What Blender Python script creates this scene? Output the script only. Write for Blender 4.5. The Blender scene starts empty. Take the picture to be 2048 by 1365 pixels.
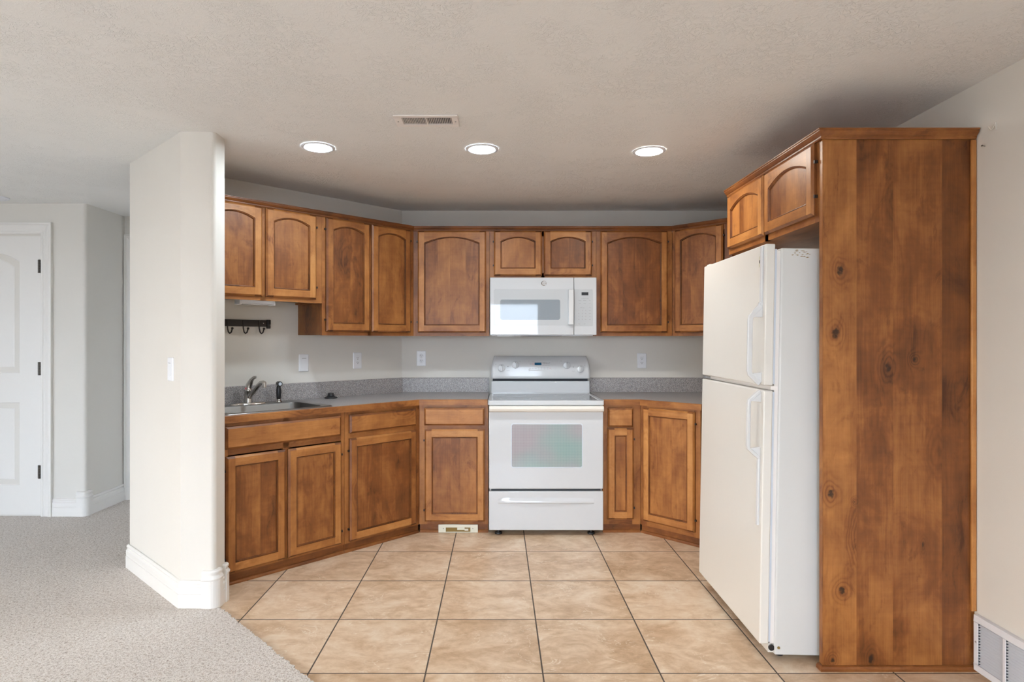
import bpy, bmesh, math, random
from mathutils import Vector, Matrix

random.seed(7)
R2 = math.sqrt(0.5)
SC = bpy.context.scene
COL = SC.collection

# ------------------------------------------------------------------ camera
cam = bpy.data.cameras.new('camera')
cam_o = bpy.data.objects.new('camera', cam)
COL.objects.link(cam_o)
cam.sensor_width = 36.0
cam.lens = 1215.0 / 2048.0 * 36.0
cam.shift_x = 28.0 / 2048.0
cam.clip_start = 0.05
cam_o.location = (0, 0, 1.295)
cam_o.rotation_euler = (math.radians(90), 0, 0)
SC.camera = cam_o

# ------------------------------------------------------------------ exposure, world, daylight
SC.view_settings.view_transform = 'Standard'
SC.view_settings.look = 'None'
SC.view_settings.gamma = 1.0
SC.view_settings.use_curve_mapping = False
SC.view_settings.exposure = 0.75
SC.cycles.use_denoising = True
SC.cycles.max_bounces = 10
SC.cycles.diffuse_bounces = 7
SC.cycles.glossy_bounces = 4
SC.cycles.caustics_reflective = False
SC.cycles.caustics_refractive = False
SC.cycles.sample_clamp_indirect = 6.0

# overcast sky outside the windows: bright above the horizon, dim ground below
SKY_UP, SKY_GROUND = 8.2, 2.0
world = bpy.data.worlds.new('world')
SC.world = world
world.use_nodes = True
wt = world.node_tree
wco = wt.nodes.new('ShaderNodeTexCoord'); wsep = wt.nodes.new('ShaderNodeSeparateXYZ')
wt.links.new(wco.outputs['Generated'], wsep.inputs[0])
wst = wt.nodes.new('ShaderNodeMapRange'); wst.interpolation_type = 'SMOOTHSTEP'
wst.inputs[1].default_value = -0.06; wst.inputs[2].default_value = 0.03
wst.inputs[3].default_value = SKY_GROUND; wst.inputs[4].default_value = SKY_UP
wt.links.new(wsep.outputs[2], wst.inputs[0])
# the sky towards the patio (-Y) is bluer than the hazy sky at the side window (-X)
wcl = wt.nodes.new('ShaderNodeMapRange'); wcl.interpolation_type = 'SMOOTHSTEP'
wcl.inputs[1].default_value = -0.85; wcl.inputs[2].default_value = -0.35
wt.links.new(wsep.outputs[0], wcl.inputs[0])
wmx = wt.nodes.new('ShaderNodeMix'); wmx.data_type = 'RGBA'
wmx.inputs[6].default_value = (1.08, 0.995, 0.89, 1); wmx.inputs[7].default_value = (0.94, 1.10, 1.30, 1)
wt.links.new(wcl.outputs[0], wmx.inputs[0])
wbg = wt.nodes['Background']
wt.links.new(wmx.outputs[2], wbg.inputs[0]); wt.links.new(wst.outputs[0], wbg.inputs[1])

BACK_Y = -4.2          # wall with the windows, behind the camera
FAR_X = -5.2           # outer wall at the side, with another window
WIN1 = (-1.85, 0.89, 0.12, 2.12)
WIN2 = (-4.5, -3.6, 0.70, 2.12)
WIN3 = (-2.5, 1.0, 0.12, 2.08)      # along Y
def portal(name, loc, w, h, rz):
    l = bpy.data.lights.new(name, 'AREA')
    l.shape = 'RECTANGLE'; l.size = w; l.size_y = h
    l.cycles.is_portal = True
    o = bpy.data.objects.new(name, l); COL.objects.link(o)
    o.location = loc; o.rotation_euler = (math.radians(90), 0, rz)
    return o
for nm, (a, b, c, d) in (('window_portal', WIN1), ('window_portal', WIN2)):
    portal(nm, ((a + b) / 2, BACK_Y - .12, (c + d) / 2), b - a, d - c, math.radians(180))
portal('window_portal', (FAR_X - .12, (WIN3[0] + WIN3[1]) / 2, (WIN3[2] + WIN3[3]) / 2), WIN3[1] - WIN3[0], WIN3[3] - WIN3[2], math.radians(90))

# ------------------------------------------------------------------ node helpers
class NT:
    def __init__(self, name):
        self.m = bpy.data.materials.new(name); self.m.use_nodes = True
        self.t = self.m.node_tree; self.n = self.t.nodes
        self.b = self.n['Principled BSDF']
    def new(self, typ, **kw):
        n = self.n.new(typ)
        for k, v in kw.items(): setattr(n, k, v)
        return n
    def link(self, a, b): self.t.links.new(a, b)
    def put(self, sock, v):
        if hasattr(v, 'links') or isinstance(v, bpy.types.NodeSocket): self.link(v, sock)
        else: sock.default_value = v
    def math(self, op, a, b=None, c=None, clamp=False):
        n = self.new('ShaderNodeMath', operation=op); n.use_clamp = clamp
        self.put(n.inputs[0], a)
        if b is not None: self.put(n.inputs[1], b)
        if c is not None: self.put(n.inputs[2], c)
        return n.outputs[0]
    def vmul(self, v, s):
        n = self.new('ShaderNodeVectorMath', operation='MULTIPLY')
        self.put(n.inputs[0], v); n.inputs[1].default_value = s
        return n.outputs[0]
    def vadd(self, v, w):
        n = self.new('ShaderNodeVectorMath', operation='ADD')
        self.put(n.inputs[0], v); self.put(n.inputs[1], w)
        return n.outputs[0]
    def noise(self, vec, scale, detail=2, rough=0.5, dist=0.0, out=0):
        n = self.new('ShaderNodeTexNoise')
        if vec is not None: self.link(vec, n.inputs['Vector'])
        n.inputs['Scale'].default_value = scale; n.inputs['Detail'].default_value = detail
        n.inputs['Roughness'].default_value = rough; n.inputs['Distortion'].default_value = dist
        return n.outputs[out]
    def ss(self, x, a, b, lo=0.0, hi=1.0):
        n = self.new('ShaderNodeMapRange', interpolation_type='SMOOTHSTEP')
        self.put(n.inputs[0], x); n.inputs[1].default_value = a; n.inputs[2].default_value = b
        n.inputs[3].default_value = lo; n.inputs[4].default_value = hi
        return n.outputs[0]
    def ramp(self, x, stops):
        n = self.new('ShaderNodeValToRGB'); self.put(n.inputs[0], x)
        el = n.color_ramp.elements
        while len(el) < len(stops): el.new(0.5)
        for e, (p, c) in zip(el, stops): e.position = p; e.color = (*c, 1)
        return n.outputs[0]
    def mix(self, f, a, b, blend='MIX'):
        n = self.new('ShaderNodeMix', data_type='RGBA', blend_type=blend)
        self.put(n.inputs[0], f)
        self.put(n.inputs[6], a if not isinstance(a, tuple) else (*a, 1))
        self.put(n.inputs[7], b if not isinstance(b, tuple) else (*b, 1))
        return n.outputs[2]
    def bump(self, h, strength, dist):
        n = self.new('ShaderNodeBump'); self.put(n.inputs['Height'], h)
        n.inputs['Strength'].default_value = strength; n.inputs['Distance'].default_value = dist
        self.link(n.outputs[0], self.b.inputs['Normal'])
    def base(self, c): self.put(self.b.inputs['Base Color'], c if not isinstance(c, tuple) else (*c, 1))
    def rough(self, r): self.put(self.b.inputs['Roughness'], r)

def plain(name, c, r=0.5, metal=0.0, noise=0.03, spec=0.5):
    k = NT(name)
    co = k.new('ShaderNodeTexCoord').outputs['Object']
    n = k.noise(co, 30, 3)
    f = k.math('MULTIPLY', n, noise * 2)
    k.base(k.mix(f, c, tuple(x * 0.8 for x in c)))
    k.rough(r); k.b.inputs['Metallic'].default_value = metal
    k.b.inputs['Specular IOR Level'].default_value = spec
    return k.m

# ------------------------------------------------------------------ materials
def wood_material():
    k = NT('knotty_alder')
    at = k.new('ShaderNodeAttribute', attribute_name='wv').outputs['Vector']
    tone = k.new('ShaderNodeAttribute', attribute_name='tone').outputs['Fac']
    kn = k.new('ShaderNodeAttribute', attribute_name='kn').outputs['Fac']
    warp = k.noise(k.vmul(at, (1.3, 6, 6)), 1.0, 3, 0.55)
    warp0 = k.math('SUBTRACT', warp, 0.5)
    # knots: sparse cells in the plane of the board
    flat = k.vmul(at, (2.7, 5.0, 5.0))
    v = k.new('ShaderNodeTexVoronoi', feature='F1'); v.inputs['Scale'].default_value = 1.0
    k.link(k.vadd(flat, k.vmul(k.noise(k.vmul(at, (12, 24, 24)), 1.0, 2, out=1), (0.16, 0.16, 0.16))), v.inputs['Vector'])
    d = v.outputs['Distance']
    sep = k.new('ShaderNodeSeparateColor'); k.link(v.outputs['Color'], sep.inputs[0])
    on = k.ss(sep.outputs[0], 0.63, 0.65)
    halo = k.math('MULTIPLY', k.ss(d, 0.04, 0.50, 1.0, 0.0), on)
    core = k.math('MULTIPLY', k.ss(d, 0.03, 0.10, 1.0, 0.0), on)
    core = k.math('MULTIPLY', core, k.ss(sep.outputs[1], 0.1, 0.9, 0.25, 1.0))
    halo = k.math('MAXIMUM', halo, k.ss(kn, 0.0, 0.95))
    core = k.math('MAXIMUM', core, k.ss(k.math('ADD', kn, k.math('MULTIPLY', k.math('SUBTRACT', k.noise(k.vmul(at, (70, 70, 70)), 1.0, 2), 0.5), 0.25)), 0.80, 0.93))
    # growth figure bent round the knots
    sx = k.new('ShaderNodeSeparateXYZ'); k.link(at, sx.inputs[0])
    h = k.math('ADD', k.math('MULTIPLY', sx.outputs[1], 16.0), k.math('MULTIPLY', warp0, 7.0))
    h = k.math('ADD', h, k.math('MULTIPLY', halo, 2.6))
    ring = k.math('MULTIPLY_ADD', k.math('SINE', k.math('MULTIPLY', h, 8.0)), 0.5, 0.5)
    ring = k.math('POWER', ring, 2.0)
    rmask = k.ss(k.noise(k.vmul(at, (0.7, 4, 4)), 1.0, 1), 0.50, 0.66)
    fine = k.noise(k.vmul(at, (6, 210, 210)), 1.0, 3, 0.6)
    streak = k.noise(k.vmul(at, (1.2, 30, 30)), 1.0, 4, 0.55)
    blot = k.noise(k.vmul(at, (4.5, 7, 7)), 1.0, 5, 0.60, 0.5)
    blot2 = k.noise(k.vmul(at, (5.5, 12, 12)), 1.0, 5, 0.65, 0.8)
    cross = k.noise(k.vmul(at, (60, 6, 6)), 1.0, 3, 0.55)
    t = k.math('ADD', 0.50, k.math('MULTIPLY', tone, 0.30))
    t = k.math('ADD', t, k.math('MULTIPLY', k.math('SUBTRACT', fine, 0.5), 0.20))
    t = k.math('ADD', t, k.math('MULTIPLY', k.math('SUBTRACT', streak, 0.5), 0.24))
    t = k.math('ADD', t, k.math('MULTIPLY', k.math('SUBTRACT', blot, 0.5), 0.75))
    t = k.math('SUBTRACT', t, k.math('MULTIPLY', k.ss(blot2, 0.55, 0.75), 0.20))
    t = k.math('ADD', t, k.math('MULTIPLY', k.math('SUBTRACT', cross, 0.5), 0.10))
    t = k.math('SUBTRACT', t, k.math('MULTIPLY', k.math('MULTIPLY', ring, rmask), 0.06))
    t = k.math('SUBTRACT', t, k.math('MULTIPLY', k.math('MULTIPLY', ring, halo), 0.12))
    t = k.math('SUBTRACT', t, k.math('MULTIPLY', halo, 0.10))
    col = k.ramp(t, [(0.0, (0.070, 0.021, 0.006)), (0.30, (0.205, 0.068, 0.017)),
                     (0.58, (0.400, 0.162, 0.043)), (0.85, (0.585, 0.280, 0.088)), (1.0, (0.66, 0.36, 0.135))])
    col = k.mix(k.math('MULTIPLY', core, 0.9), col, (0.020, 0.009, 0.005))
    k.base(col)
    k.rough(k.math('ADD', 0.33, k.math('MULTIPLY', fine, 0.10)))
    k.b.inputs['Specular IOR Level'].default_value = 0.42
    k.bump(k.math('SUBTRACT', fine, k.math('MULTIPLY', core, 1.5)), 0.10, 0.002)
    return k.m

def wall_material(name, c, bump=0.25):
    k = NT(name)
    co = k.new('ShaderNodeTexCoord').outputs['Object']
    n = k.noise(co, 160, 3, 0.5)
    k.base(k.mix(k.ss(k.noise(co, 2.0, 2), 0.3, 0.8), c, tuple(x * 0.97 for x in c)))
    k.rough(0.6); k.b.inputs['Specular IOR Level'].default_value = 0.25
    k.bump(n, bump, 0.0012)
    return k.m

def ceiling_material():
    k = NT('knockdown_ceiling')
    co = k.new('ShaderNodeTexCoord').outputs['Object']
    w = k.noise(co, 14, 2, out=1)
    p = k.vadd(co, k.vmul(w, (0.05, 0.05, 0.0)))
    a = k.noise(p, 46, 3, 0.55, 1.0)
    ridge = k.math('ABSOLUTE', k.math('SUBTRACT', a, 0.5))
    ridge = k.ss(ridge, 0.0, 0.06, 1.0, 0.0)
    patch = k.ss(k.noise(co, 5.0, 3, 0.6), 0.40, 0.58)
    hgt = k.math('MULTIPLY', ridge, k.math('MULTIPLY_ADD', patch, 0.85, 0.15))
    k.base((0.80, 0.80, 0.79)); k.rough(0.75); k.b.inputs['Specular IOR Level'].default_value = 0.2
    k.bump(hgt, 0.5, 0.0035)
    return k.m

def tile_material():
    k = NT('beige_floor_tile')
    co = k.new('ShaderNodeTexCoord').outputs['Object']
    sx = k.new('ShaderNodeSeparateXYZ'); k.link(co, sx.inputs[0])
    S = 0.4565
    u = k.math('DIVIDE', k.math('SUBTRACT', sx.outputs[0], 0.1745), S)
    v = k.math('DIVIDE', k.math('SUBTRACT', sx.outputs[1], 3.735), S)
    def edge(q):
        f = k.math('SUBTRACT', q, k.math('FLOOR', q))
        return k.math('MINIMUM', f, k.math('SUBTRACT', 1.0, f))
    e = k.math('MINIMUM', edge(u), edge(v))
    g = k.ss(e, 0.0050, 0.0082, 1.0, 0.0)
    cmb = k.new('ShaderNodeCombineXYZ'); k.link(k.math('FLOOR', u), cmb.inputs[0]); k.link(k.math('FLOOR', v), cmb.inputs[1])
    wn = k.new('ShaderNodeTexWhiteNoise', noise_dimensions='3D'); k.link(cmb.outputs[0], wn.inputs['Vector'])
    p = k.vadd(co, k.vmul(wn.outputs['Color'], (17, 23, 11)))
    ps = k.vmul(p, (1.0, 1.25, 1.0))
    cl = k.noise(ps, 4.2, 7, 0.66, 0.9)
    cl2 = k.noise(k.vmul(p, (1.5, 2.3, 1)), 11.0, 6, 0.66, 0.5)
    t = k.math('ADD', k.math('MULTIPLY', cl, 0.65), k.math('MULTIPLY', cl2, 0.35))
    t = k.math('ADD', t, k.math('MULTIPLY', k.math('SUBTRACT', wn.outputs['Value'], 0.5), 0.06))
    col = k.ramp(t, [(0.34, (0.47, 0.31, 0.185)), (0.45, (0.62, 0.445, 0.295)), (0.54, (0.74, 0.57, 0.41)), (0.66, (0.84, 0.71, 0.56))])
    grain = k.noise(co, 260, 3, 0.6)
    col = k.mix(k.math('MULTIPLY', grain, 0.12), col, (0.42, 0.28, 0.17))
    vn = k.noise(k.vmul(p, (1.0, 1.6, 1)), 4.2, 4, 0.6, 1.4)
    vein = k.ss(k.math('ABSOLUTE', k.math('SUBTRACT', vn, 0.5)), 0.0, 0.010, 1.0, 0.0)
    vein = k.math('MULTIPLY', vein, k.ss(k.noise(p, 6, 2), 0.47, 0.60))
    col = k.mix(k.math('MULTIPLY', vein, 0.75), col, (0.86, 0.77, 0.65))
    col = k.mix(g, col, (0.085, 0.068, 0.056))
    k.base(col)
    k.rough(k.math('ADD', 0.36, k.math('MULTIPLY', g, 0.5)))
    hgt = k.math('ADD', k.math('MULTIPLY', g, -1.0), k.math('MULTIPLY', cl2, 0.25))
    hgt = k.math('ADD', hgt, k.math('MULTIPLY', vein, 0.15))
    k.bump(hgt, 0.35, 0.003)
    return k.m

def carpet_material():
    k = NT('beige_carpet')
    co = k.new('ShaderNodeTexCoord').outputs['Object']
    a = k.noise(co, 210, 3, 0.65)
    b = k.noise(co, 85, 2, 0.6)
    c = k.noise(co, 2.2, 3, 0.55)
    t = k.math('ADD', k.math('MULTIPLY', a, 0.6), k.math('MULTIPLY', b, 0.4))
    col = k.ramp(t, [(0.33, (0.20, 0.155, 0.13)), (0.42, (0.52, 0.46, 0.41)), (0.50, (0.70, 0.645, 0.60)), (0.62, (0.83, 0.79, 0.75))])
    sp = k.ss(k.noise(k.vadd(co, (3.1, 1.7, 0.4)), 150, 1), 0.66, 0.72)
    col = k.mix(k.math('MULTIPLY', sp, 0.55), col, (0.42, 0.27, 0.17))
    col = k.mix(k.ss(c, 0.35, 0.7, 0.0, 0.10), col, (0.5, 0.45, 0.4))
    k.base(col); k.rough(0.95); k.b.inputs['Specular IOR Level'].default_value = 0.1
    k.b.inputs['Sheen Weight'].default_value = 0.15
    k.bump(t, 0.9, 0.010)
    return k.m

def laminate_material():
    k = NT('grey_speckled_laminate')
    co = k.new('ShaderNodeTexCoord').outputs['Object']
    a = k.noise(co, 330, 2, 0.6); b = k.noise(k.vadd(co, (5, 2, 1)), 240, 2, 0.6)
    col = k.ramp(a, [(0.36, (0.10, 0.095, 0.10)), (0.46, (0.25, 0.235, 0.24)), (0.55, (0.40, 0.385, 0.39)), (0.66, (0.68, 0.65, 0.63))])
    col = k.mix(k.ss(b, 0.60, 0.66), col, (0.40, 0.31, 0.26))
    k.base(col); k.rough(0.34); k.b.inputs['Specular IOR Level'].default_value = 0.4
    return k.m

def oven_glass_material():
    k = NT('oven_window_glass')
    co = k.new('ShaderNodeTexCoord').outputs['Object']
    sx = k.new('ShaderNodeSeparateXYZ'); k.link(co, sx.inputs[0])
    s1 = k.math('SINE', k.math('MULTIPLY', k.math('ADD', sx.outputs[0], sx.outputs[2]), 640))
    s2 = k.math('SINE', k.math('MULTIPLY', k.math('SUBTRACT', sx.outputs[0], sx.outputs[2]), 640))
    dot = k.ss(k.math('MULTIPLY', s1, s2), -0.35, 0.35)
    big = k.ss(k.noise(co, 3.0, 1), 0.35, 0.65)
    light = k.mix(big, (0.36, 0.46, 0.46), (0.46, 0.45, 0.48))
    dark = k.mix(big, (0.18, 0.31, 0.29), (0.29, 0.25, 0.28))
    k.base(k.mix(dot, dark, light))
    z = sx.outputs[2]
    k.rough(0.06)
    return k.m

WOOD = wood_material()
WALL = wall_material('warm_white_wall_paint', (0.695, 0.672, 0.628))
CEIL = ceiling_material()
TILE = tile_material()
CARPET = carpet_material()
LAM = laminate_material()
TRIMW = plain('white_trim_paint', (0.77, 0.755, 0.73), 0.35)
APPL = plain('white_appliance_enamel', (0.60, 0.625, 0.655), 0.03)
APPL_P = plain('white_appliance_plastic', (0.66, 0.675, 0.695), 0.16)
CREAM = plain('cream_handle_plastic', (0.78, 0.755, 0.70), 0.25)
FRIDGE = plain('bisque_refrigerator_paint', (0.715, 0.70, 0.665), 0.30)
FRIDGE_S = plain('white_refrigerator_side', (0.62, 0.63, 0.63), 0.35)
GASKET = plain('grey_white_gasket', (0.62, 0.68, 0.76), 0.5)
CHROME = plain('chrome', (0.58, 0.57, 0.56), 0.10, 1.0)
STEEL = plain('brushed_stainless_steel', (0.40, 0.39, 0.38), 0.30, 1.0)
STEELD = plain('shaded_stainless_steel', (0.15, 0.143, 0.136), 0.40, 1.0)  # sink bowl's dim reflections put into a darker steel colour
BLACK = plain('black_plastic', (0.012, 0.012, 0.014), 0.35)
IRON = plain('dark_bronze_iron', (0.018, 0.012, 0.010), 0.5)
DARK = plain('dark_gap', (0.03, 0.035, 0.045), 0.6)
PLATE = plain('white_wall_plate', (0.80, 0.82, 0.86), 0.3)
VENTW = plain('white_vent_paint', (0.74, 0.76, 0.81), 0.4)
VENTC = plain('pinkish_white_vent_paint', (0.82, 0.79, 0.77), 0.45)
REGC = plain('cream_register_paint', (0.72, 0.71, 0.60), 0.45)
MELA = plain('pale_melamine', (0.52, 0.48, 0.42), 0.5)
GLASSTOP = plain('ceramic_cooktop_glass', (0.22, 0.24, 0.26), 0.06)
MWGLASS = plain('microwave_window_screen', (0.27, 0.31, 0.35), 0.03)
MWDOOR = plain('microwave_door_glass', (0.53, 0.56, 0.59), 0.02)
OVENG = oven_glass_material()
LCD = plain('blue_display', (0.005, 0.10, 0.22), 0.2)
LCDK = plain('dark_display', (0.02, 0.022, 0.025), 0.2)
INK = plain('grey_printing', (0.16, 0.17, 0.19), 0.5)
INKR = plain('red_printing', (0.55, 0.12, 0.14), 0.5)
PADG = plain('grey_key_pad', (0.50, 0.52, 0.55), 0.4)
HINGE = plain('aged_bronze_hinge', (0.08, 0.07, 0.06), 0.35, 0.8)
RUST = plain('rust', (0.26, 0.17, 0.05), 0.8)
BADGE = plain('yellowed_badge', (0.60, 0.58, 0.44), 0.3)
CLEARH = plain('clear_plastic_hook', (0.66, 0.62, 0.56), 0.2)

def emitter(name, c, s):
    k = NT(name); k.base((0.9, 0.9, 0.9))
    k.b.inputs['Emission Color'].default_value = (*c, 1); k.b.inputs['Emission Strength'].default_value = s
    return k.m

def pane_material():
    k = NT('window_pane_glass')
    tr = k.new('ShaderNodeBsdfTransparent'); gl = k.new('ShaderNodeBsdfGlossy'); gl.inputs['Roughness'].default_value = 0.02
    mx = k.new('ShaderNodeMixShader'); mx.inputs[0].default_value = 0.05
    k.link(tr.outputs[0], mx.inputs[1]); k.link(gl.outputs[0], mx.inputs[2])
    k.link(mx.outputs[0], k.n['Material Output'].inputs[0])
    return k.m
PANE = pane_material()

# ------------------------------------------------------------------ mesh builder
AX = {'x': (0, 1, 2), 'y': (1, 0, 2), 'z': (2, 0, 1)}
class M:
    def __init__(self):
        self.v = []; self.f = []; self.mi = []; self.wv = []; self.tone = []; self.sm = []
        self.kn = None
        self.board()
    def board(self, grain='z', tone=None, spread=1.0):
        self.g = AX[grain]
        self.off = Vector((random.uniform(0, 40), random.uniform(0, 40), random.uniform(0, 40)))
        self.tn = random.uniform(-0.5, 0.5) * spread if tone is None else tone
        return self
    def addv(self, p):
        self.v.append(Vector(p)); return len(self.v) - 1
    def face(self, idx, mi=0, smooth=False, tone=None):
        self.f.append(tuple(idx)); self.mi.append(mi); self.sm.append(smooth)
        w = []
        for i in idx:
            p = self.v[i]; a, b, c = self.g
            w.append(Vector((p[a], p[b], p[c])) + self.off)
        self.wv.append(w); self.tone.append(self.tn if tone is None else tone)
    def poly(self, pts, mi=0, smooth=False, tone=None):
        self.face([self.addv(p) for p in pts], mi, smooth, tone)
    def box(self, x0, x1, y0, y1, z0, z1, mi=0, grain=None, tone=None):
        if grain: self.board(grain, tone)
        a = [self.addv((x, y, z)) for z in (z0, z1) for y in (y0, y1) for x in (x0, x1)]
        for q in ((0, 2, 3, 1), (4, 5, 7, 6), (0, 1, 5, 4), (2, 6, 7, 3), (0, 4, 6, 2), (1, 3, 7, 5)):
            self.face([a[i] for i in q], mi)
        return self
    def prism(self, plan, z0, z1, mi=0, grain=None, tone=None, smooth=False):
        """plan: xy points, counter-clockwise seen from above"""
        if grain: self.board(grain, tone)
        n = len(plan)
        lo = [self.addv((p[0], p[1], z0)) for p in plan]; hi = [self.addv((p[0], p[1], z1)) for p in plan]
        self.face(lo[::-1], mi); self.face(hi, mi)
        for i in range(n):
            j = (i + 1) % n
            self.face((lo[i], lo[j], hi[j], hi[i]), mi, smooth)
        return self
    def loops(self, loops, mi=0, closed=True, cap0=False, cap1=False, smooth=True):
        ids = [[self.addv(p) for p in lp] for lp in loops]
        n = len(ids[0])
        for a, b in zip(ids, ids[1:]):
            for i in range(n if closed else n - 1):
                j = (i + 1) % n
                self.face((a[i], a[j], b[j], b[i]), mi, smooth)
        if cap0: self.face(ids[0][::-1], mi)
        if cap1: self.face(ids[-1], mi)
        return self
    def tube(self, path, r, seg=10, mi=0, caps=True, rect=None):
        path = [Vector(p) for p in path]
        rs = r if isinstance(r, (list, tuple)) else [r] * len(path)
        loops = []; up = None
        for i, p in enumerate(path):
            d = (path[min(i + 1, len(path) - 1)] - path[max(i - 1, 0)]).normalized()
            if up is None:
                up = Vector((0, 0, 1)) if abs(d.z) < 0.9 else Vector((1, 0, 0))
            up = (up - d * up.dot(d)).normalized()
            sd = d.cross(up)
            if rect:
                w, h = rect
                # widen mitres so the section keeps its thickness
                loops.append([p + sd * (sx * w / 2) + up * (sz * h / 2) for sx, sz in ((1, -1), (1, 1), (-1, 1), (-1, -1))])
            else:
                loops.append([p + (sd * math.cos(t) + up * math.sin(t)) * rs[i] for t in [2 * math.pi * q / seg for q in range(seg)]])
        return self.loops(loops, mi, True, caps, caps, smooth=not rect)
    def lathe(self, prof, c, axis='z', seg=20, mi=0, caps=True, flip=False):
        """prof: (radius, height) pairs along the axis from c"""
        c = Vector(c); loops = []
        for r, hgt in prof:
            lp = []
            for q in range(seg):
                t = 2 * math.pi * q / seg
                a, b = r * math.cos(t), r * math.sin(t)
                lp.append(c + (Vector((a, b, hgt)) if axis == 'z' else Vector((a, -hgt, b)) if axis == '-y' else Vector((hgt, a, b)) if axis == 'x' else Vector((-hgt, -a, b))))
            loops.append(lp)
        return self.loops(loops, mi, True, caps, caps)
    def sweep(self, path, prof, mi=0, grain=None, tone=None, capped=True):
        """path: xy plan points, profile (out, z) with out to the right of travel"""
        n = len(path); P = [Vector((p[0], p[1])) for p in path]
        nr = []
        for i in range(n - 1):
            d = (P[i + 1] - P[i]).normalized(); nr.append(Vector((d.y, -d.x)))
        loops = []
        for i in range(n):
            if i == 0: m = nr[0]
            elif i == n - 1: m = nr[-1]
            else:
                s = nr[i - 1] + nr[i]; m = s / (s.dot(nr[i]))
            loops.append([(P[i].x + m.x * o, P[i].y + m.y * o, z) for o, z in prof])
        for i in range(n - 1):
            if grain or i == 0: self.board(grain or 'x', tone)
            a = [self.addv(p) for p in loops[i]]; b = [self.addv(p) for p in loops[i + 1]]
            k = len(prof)
            d = (P[i + 1] - P[i]); L = d.length; d = d.normalized()
            for q in range(k):
                r = (q + 1) % k
                self.face((a[q], a[r], b[r], b[q]), mi)
                # grain runs along the sweep
                w = []
                for idx in (a[q], a[r], b[r], b[q]):
                    p = self.v[idx]
                    s = Vector((p.x, p.y)).dot(d); o = Vector((p.x, p.y)).dot(Vector((d.y, -d.x)))
                    w.append(Vector((s, p.z, o)) + self.off)
                self.wv[-1] = w
            if capped and i == 0: self.face(a[::-1], mi)
            if capped and i == n - 2: self.face(b, mi)
        return self
    def text(self, s, size, at, mi=0, mat=None, align='CENTER', shear=0.0, depth=0.0003):
        """flat lettering; mat turns the text plane (x right, y up) into place"""
        cu = bpy.data.curves.new('t', 'FONT'); cu.body = s; cu.size = size; cu.align_x = align; cu.align_y = 'CENTER'
        cu.shear = shear; cu.resolution_u = 2
        ob = bpy.data.objects.new('t', cu); COL.objects.link(ob)
        dg = bpy.context.evaluated_depsgraph_get(); dg.update()
        me = bpy.data.meshes.new_from_object(ob.evaluated_get(dg))
        X = Matrix.Translation(Vector(at)) @ (mat or Matrix.Rotation(math.radians(90), 4, 'X'))
        base = len(self.v)
        for v in me.vertices: self.v.append(X @ v.co)
        for p in me.polygons: self.face([base + i for i in p.vertices], mi)
        bpy.data.objects.remove(ob); bpy.data.curves.remove(cu); bpy.data.meshes.remove(me)
        return self
    def build(self, name, mats, parent=None, bevel=0.0, segs=2, angle=35, o=None):
        org = Vector(o) if o else (ORG.get(root_of(parent)) if parent else None)
        me = bpy.data.meshes.new(name)
        vs = [v - org for v in self.v] if org else self.v
        me.from_pydata([tuple(v) for v in vs], [], self.f)
        for m in (mats if isinstance(mats, (list, tuple)) else [mats]): me.materials.append(m)
        me.polygons.foreach_set('material_index', self.mi)
        me.polygons.foreach_set('use_smooth', self.sm)
        if any(m is WOOD for m in me.materials):
            a = me.attributes.new('wv', 'FLOAT_VECTOR', 'CORNER')
            a.data.foreach_set('vector', [c for w in self.wv for v in w for c in v])
            b = me.attributes.new('tone', 'FLOAT', 'FACE'); b.data.foreach_set('value', self.tone)
            c_ = me.attributes.new('kn', 'FLOAT', 'POINT'); c_.data.foreach_set('value', [self.kn(v) if self.kn else 0.0 for v in self.v])
        me.validate(clean_customdata=False)
        bm = bmesh.new(); bm.from_mesh(me)
        if bevel:
            bmesh.ops.remove_doubles(bm, verts=bm.verts, dist=1e-6)
            ed = [e for e in bm.edges if len(e.link_faces) == 2 and e.calc_face_angle(0) > math.radians(angle)]
            rb_ = bmesh.ops.bevel(bm, geom=ed, offset=bevel, offset_type='OFFSET', segments=segs, profile=0.5, affect='EDGES', clamp_overlap=True)
            for f in bm.faces: f.smooth = min(e.calc_length() for e in f.edges) < bevel * 1.3 and len(f.verts) <= 4
        bmesh.ops.recalc_face_normals(bm, faces=bm.faces)
        bm.to_mesh(me); bm.free()
        if any(self.sm) and not bevel: me.set_sharp_from_angle(angle=math.radians(50))
        ob = bpy.data.objects.new(name, me); COL.objects.link(ob)
        if parent: ob.parent = parent
        return ob

ORG = {}
def root_of(o):
    while o is not None and o.parent is not None: o = o.parent
    return o.name if o else None

# local frames: x along the run (as faced), y into the wall, z up
CX, CY = -0.745, 4.705           # inside corner of the back wall and the angled wall
WX = 1.877                       # wall beside the refrigerator
FR = {'B': ((0, CY), 0.0), 'L': ((CX, CY), math.radians(45)), 'W': ((WX, 0), math.radians(-90)), 'O': ((0, 0), 0.0)}
def frame(run):
    (x, y), a = FR[run]
    return Matrix.Translation((x, y, 0)) @ Matrix.Rotation(a, 4, 'Z')
def tag(o, label, cat, group=None):
    o['label'] = label; o['category'] = cat
    if group: o['group'] = group
    return o
def thing(name, label, cat, run, at, group=None):
    o = bpy.data.objects.new(name, None); COL.objects.link(o)
    o.empty_display_size = 0.1
    o.matrix_world = frame(run) @ Matrix.Translation(at)
    ORG[o.name] = Vector(at)
    return tag(o, label, cat, group)
def solo(m, name, mats, label, cat, run='O', at=(0, 0, 0), group=None, **kw):
    o = m.build(name, mats, None, o=at, **kw)
    o.matrix_world = frame(run) @ Matrix.Translation(at)
    return tag(o, label, cat, group)
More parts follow.
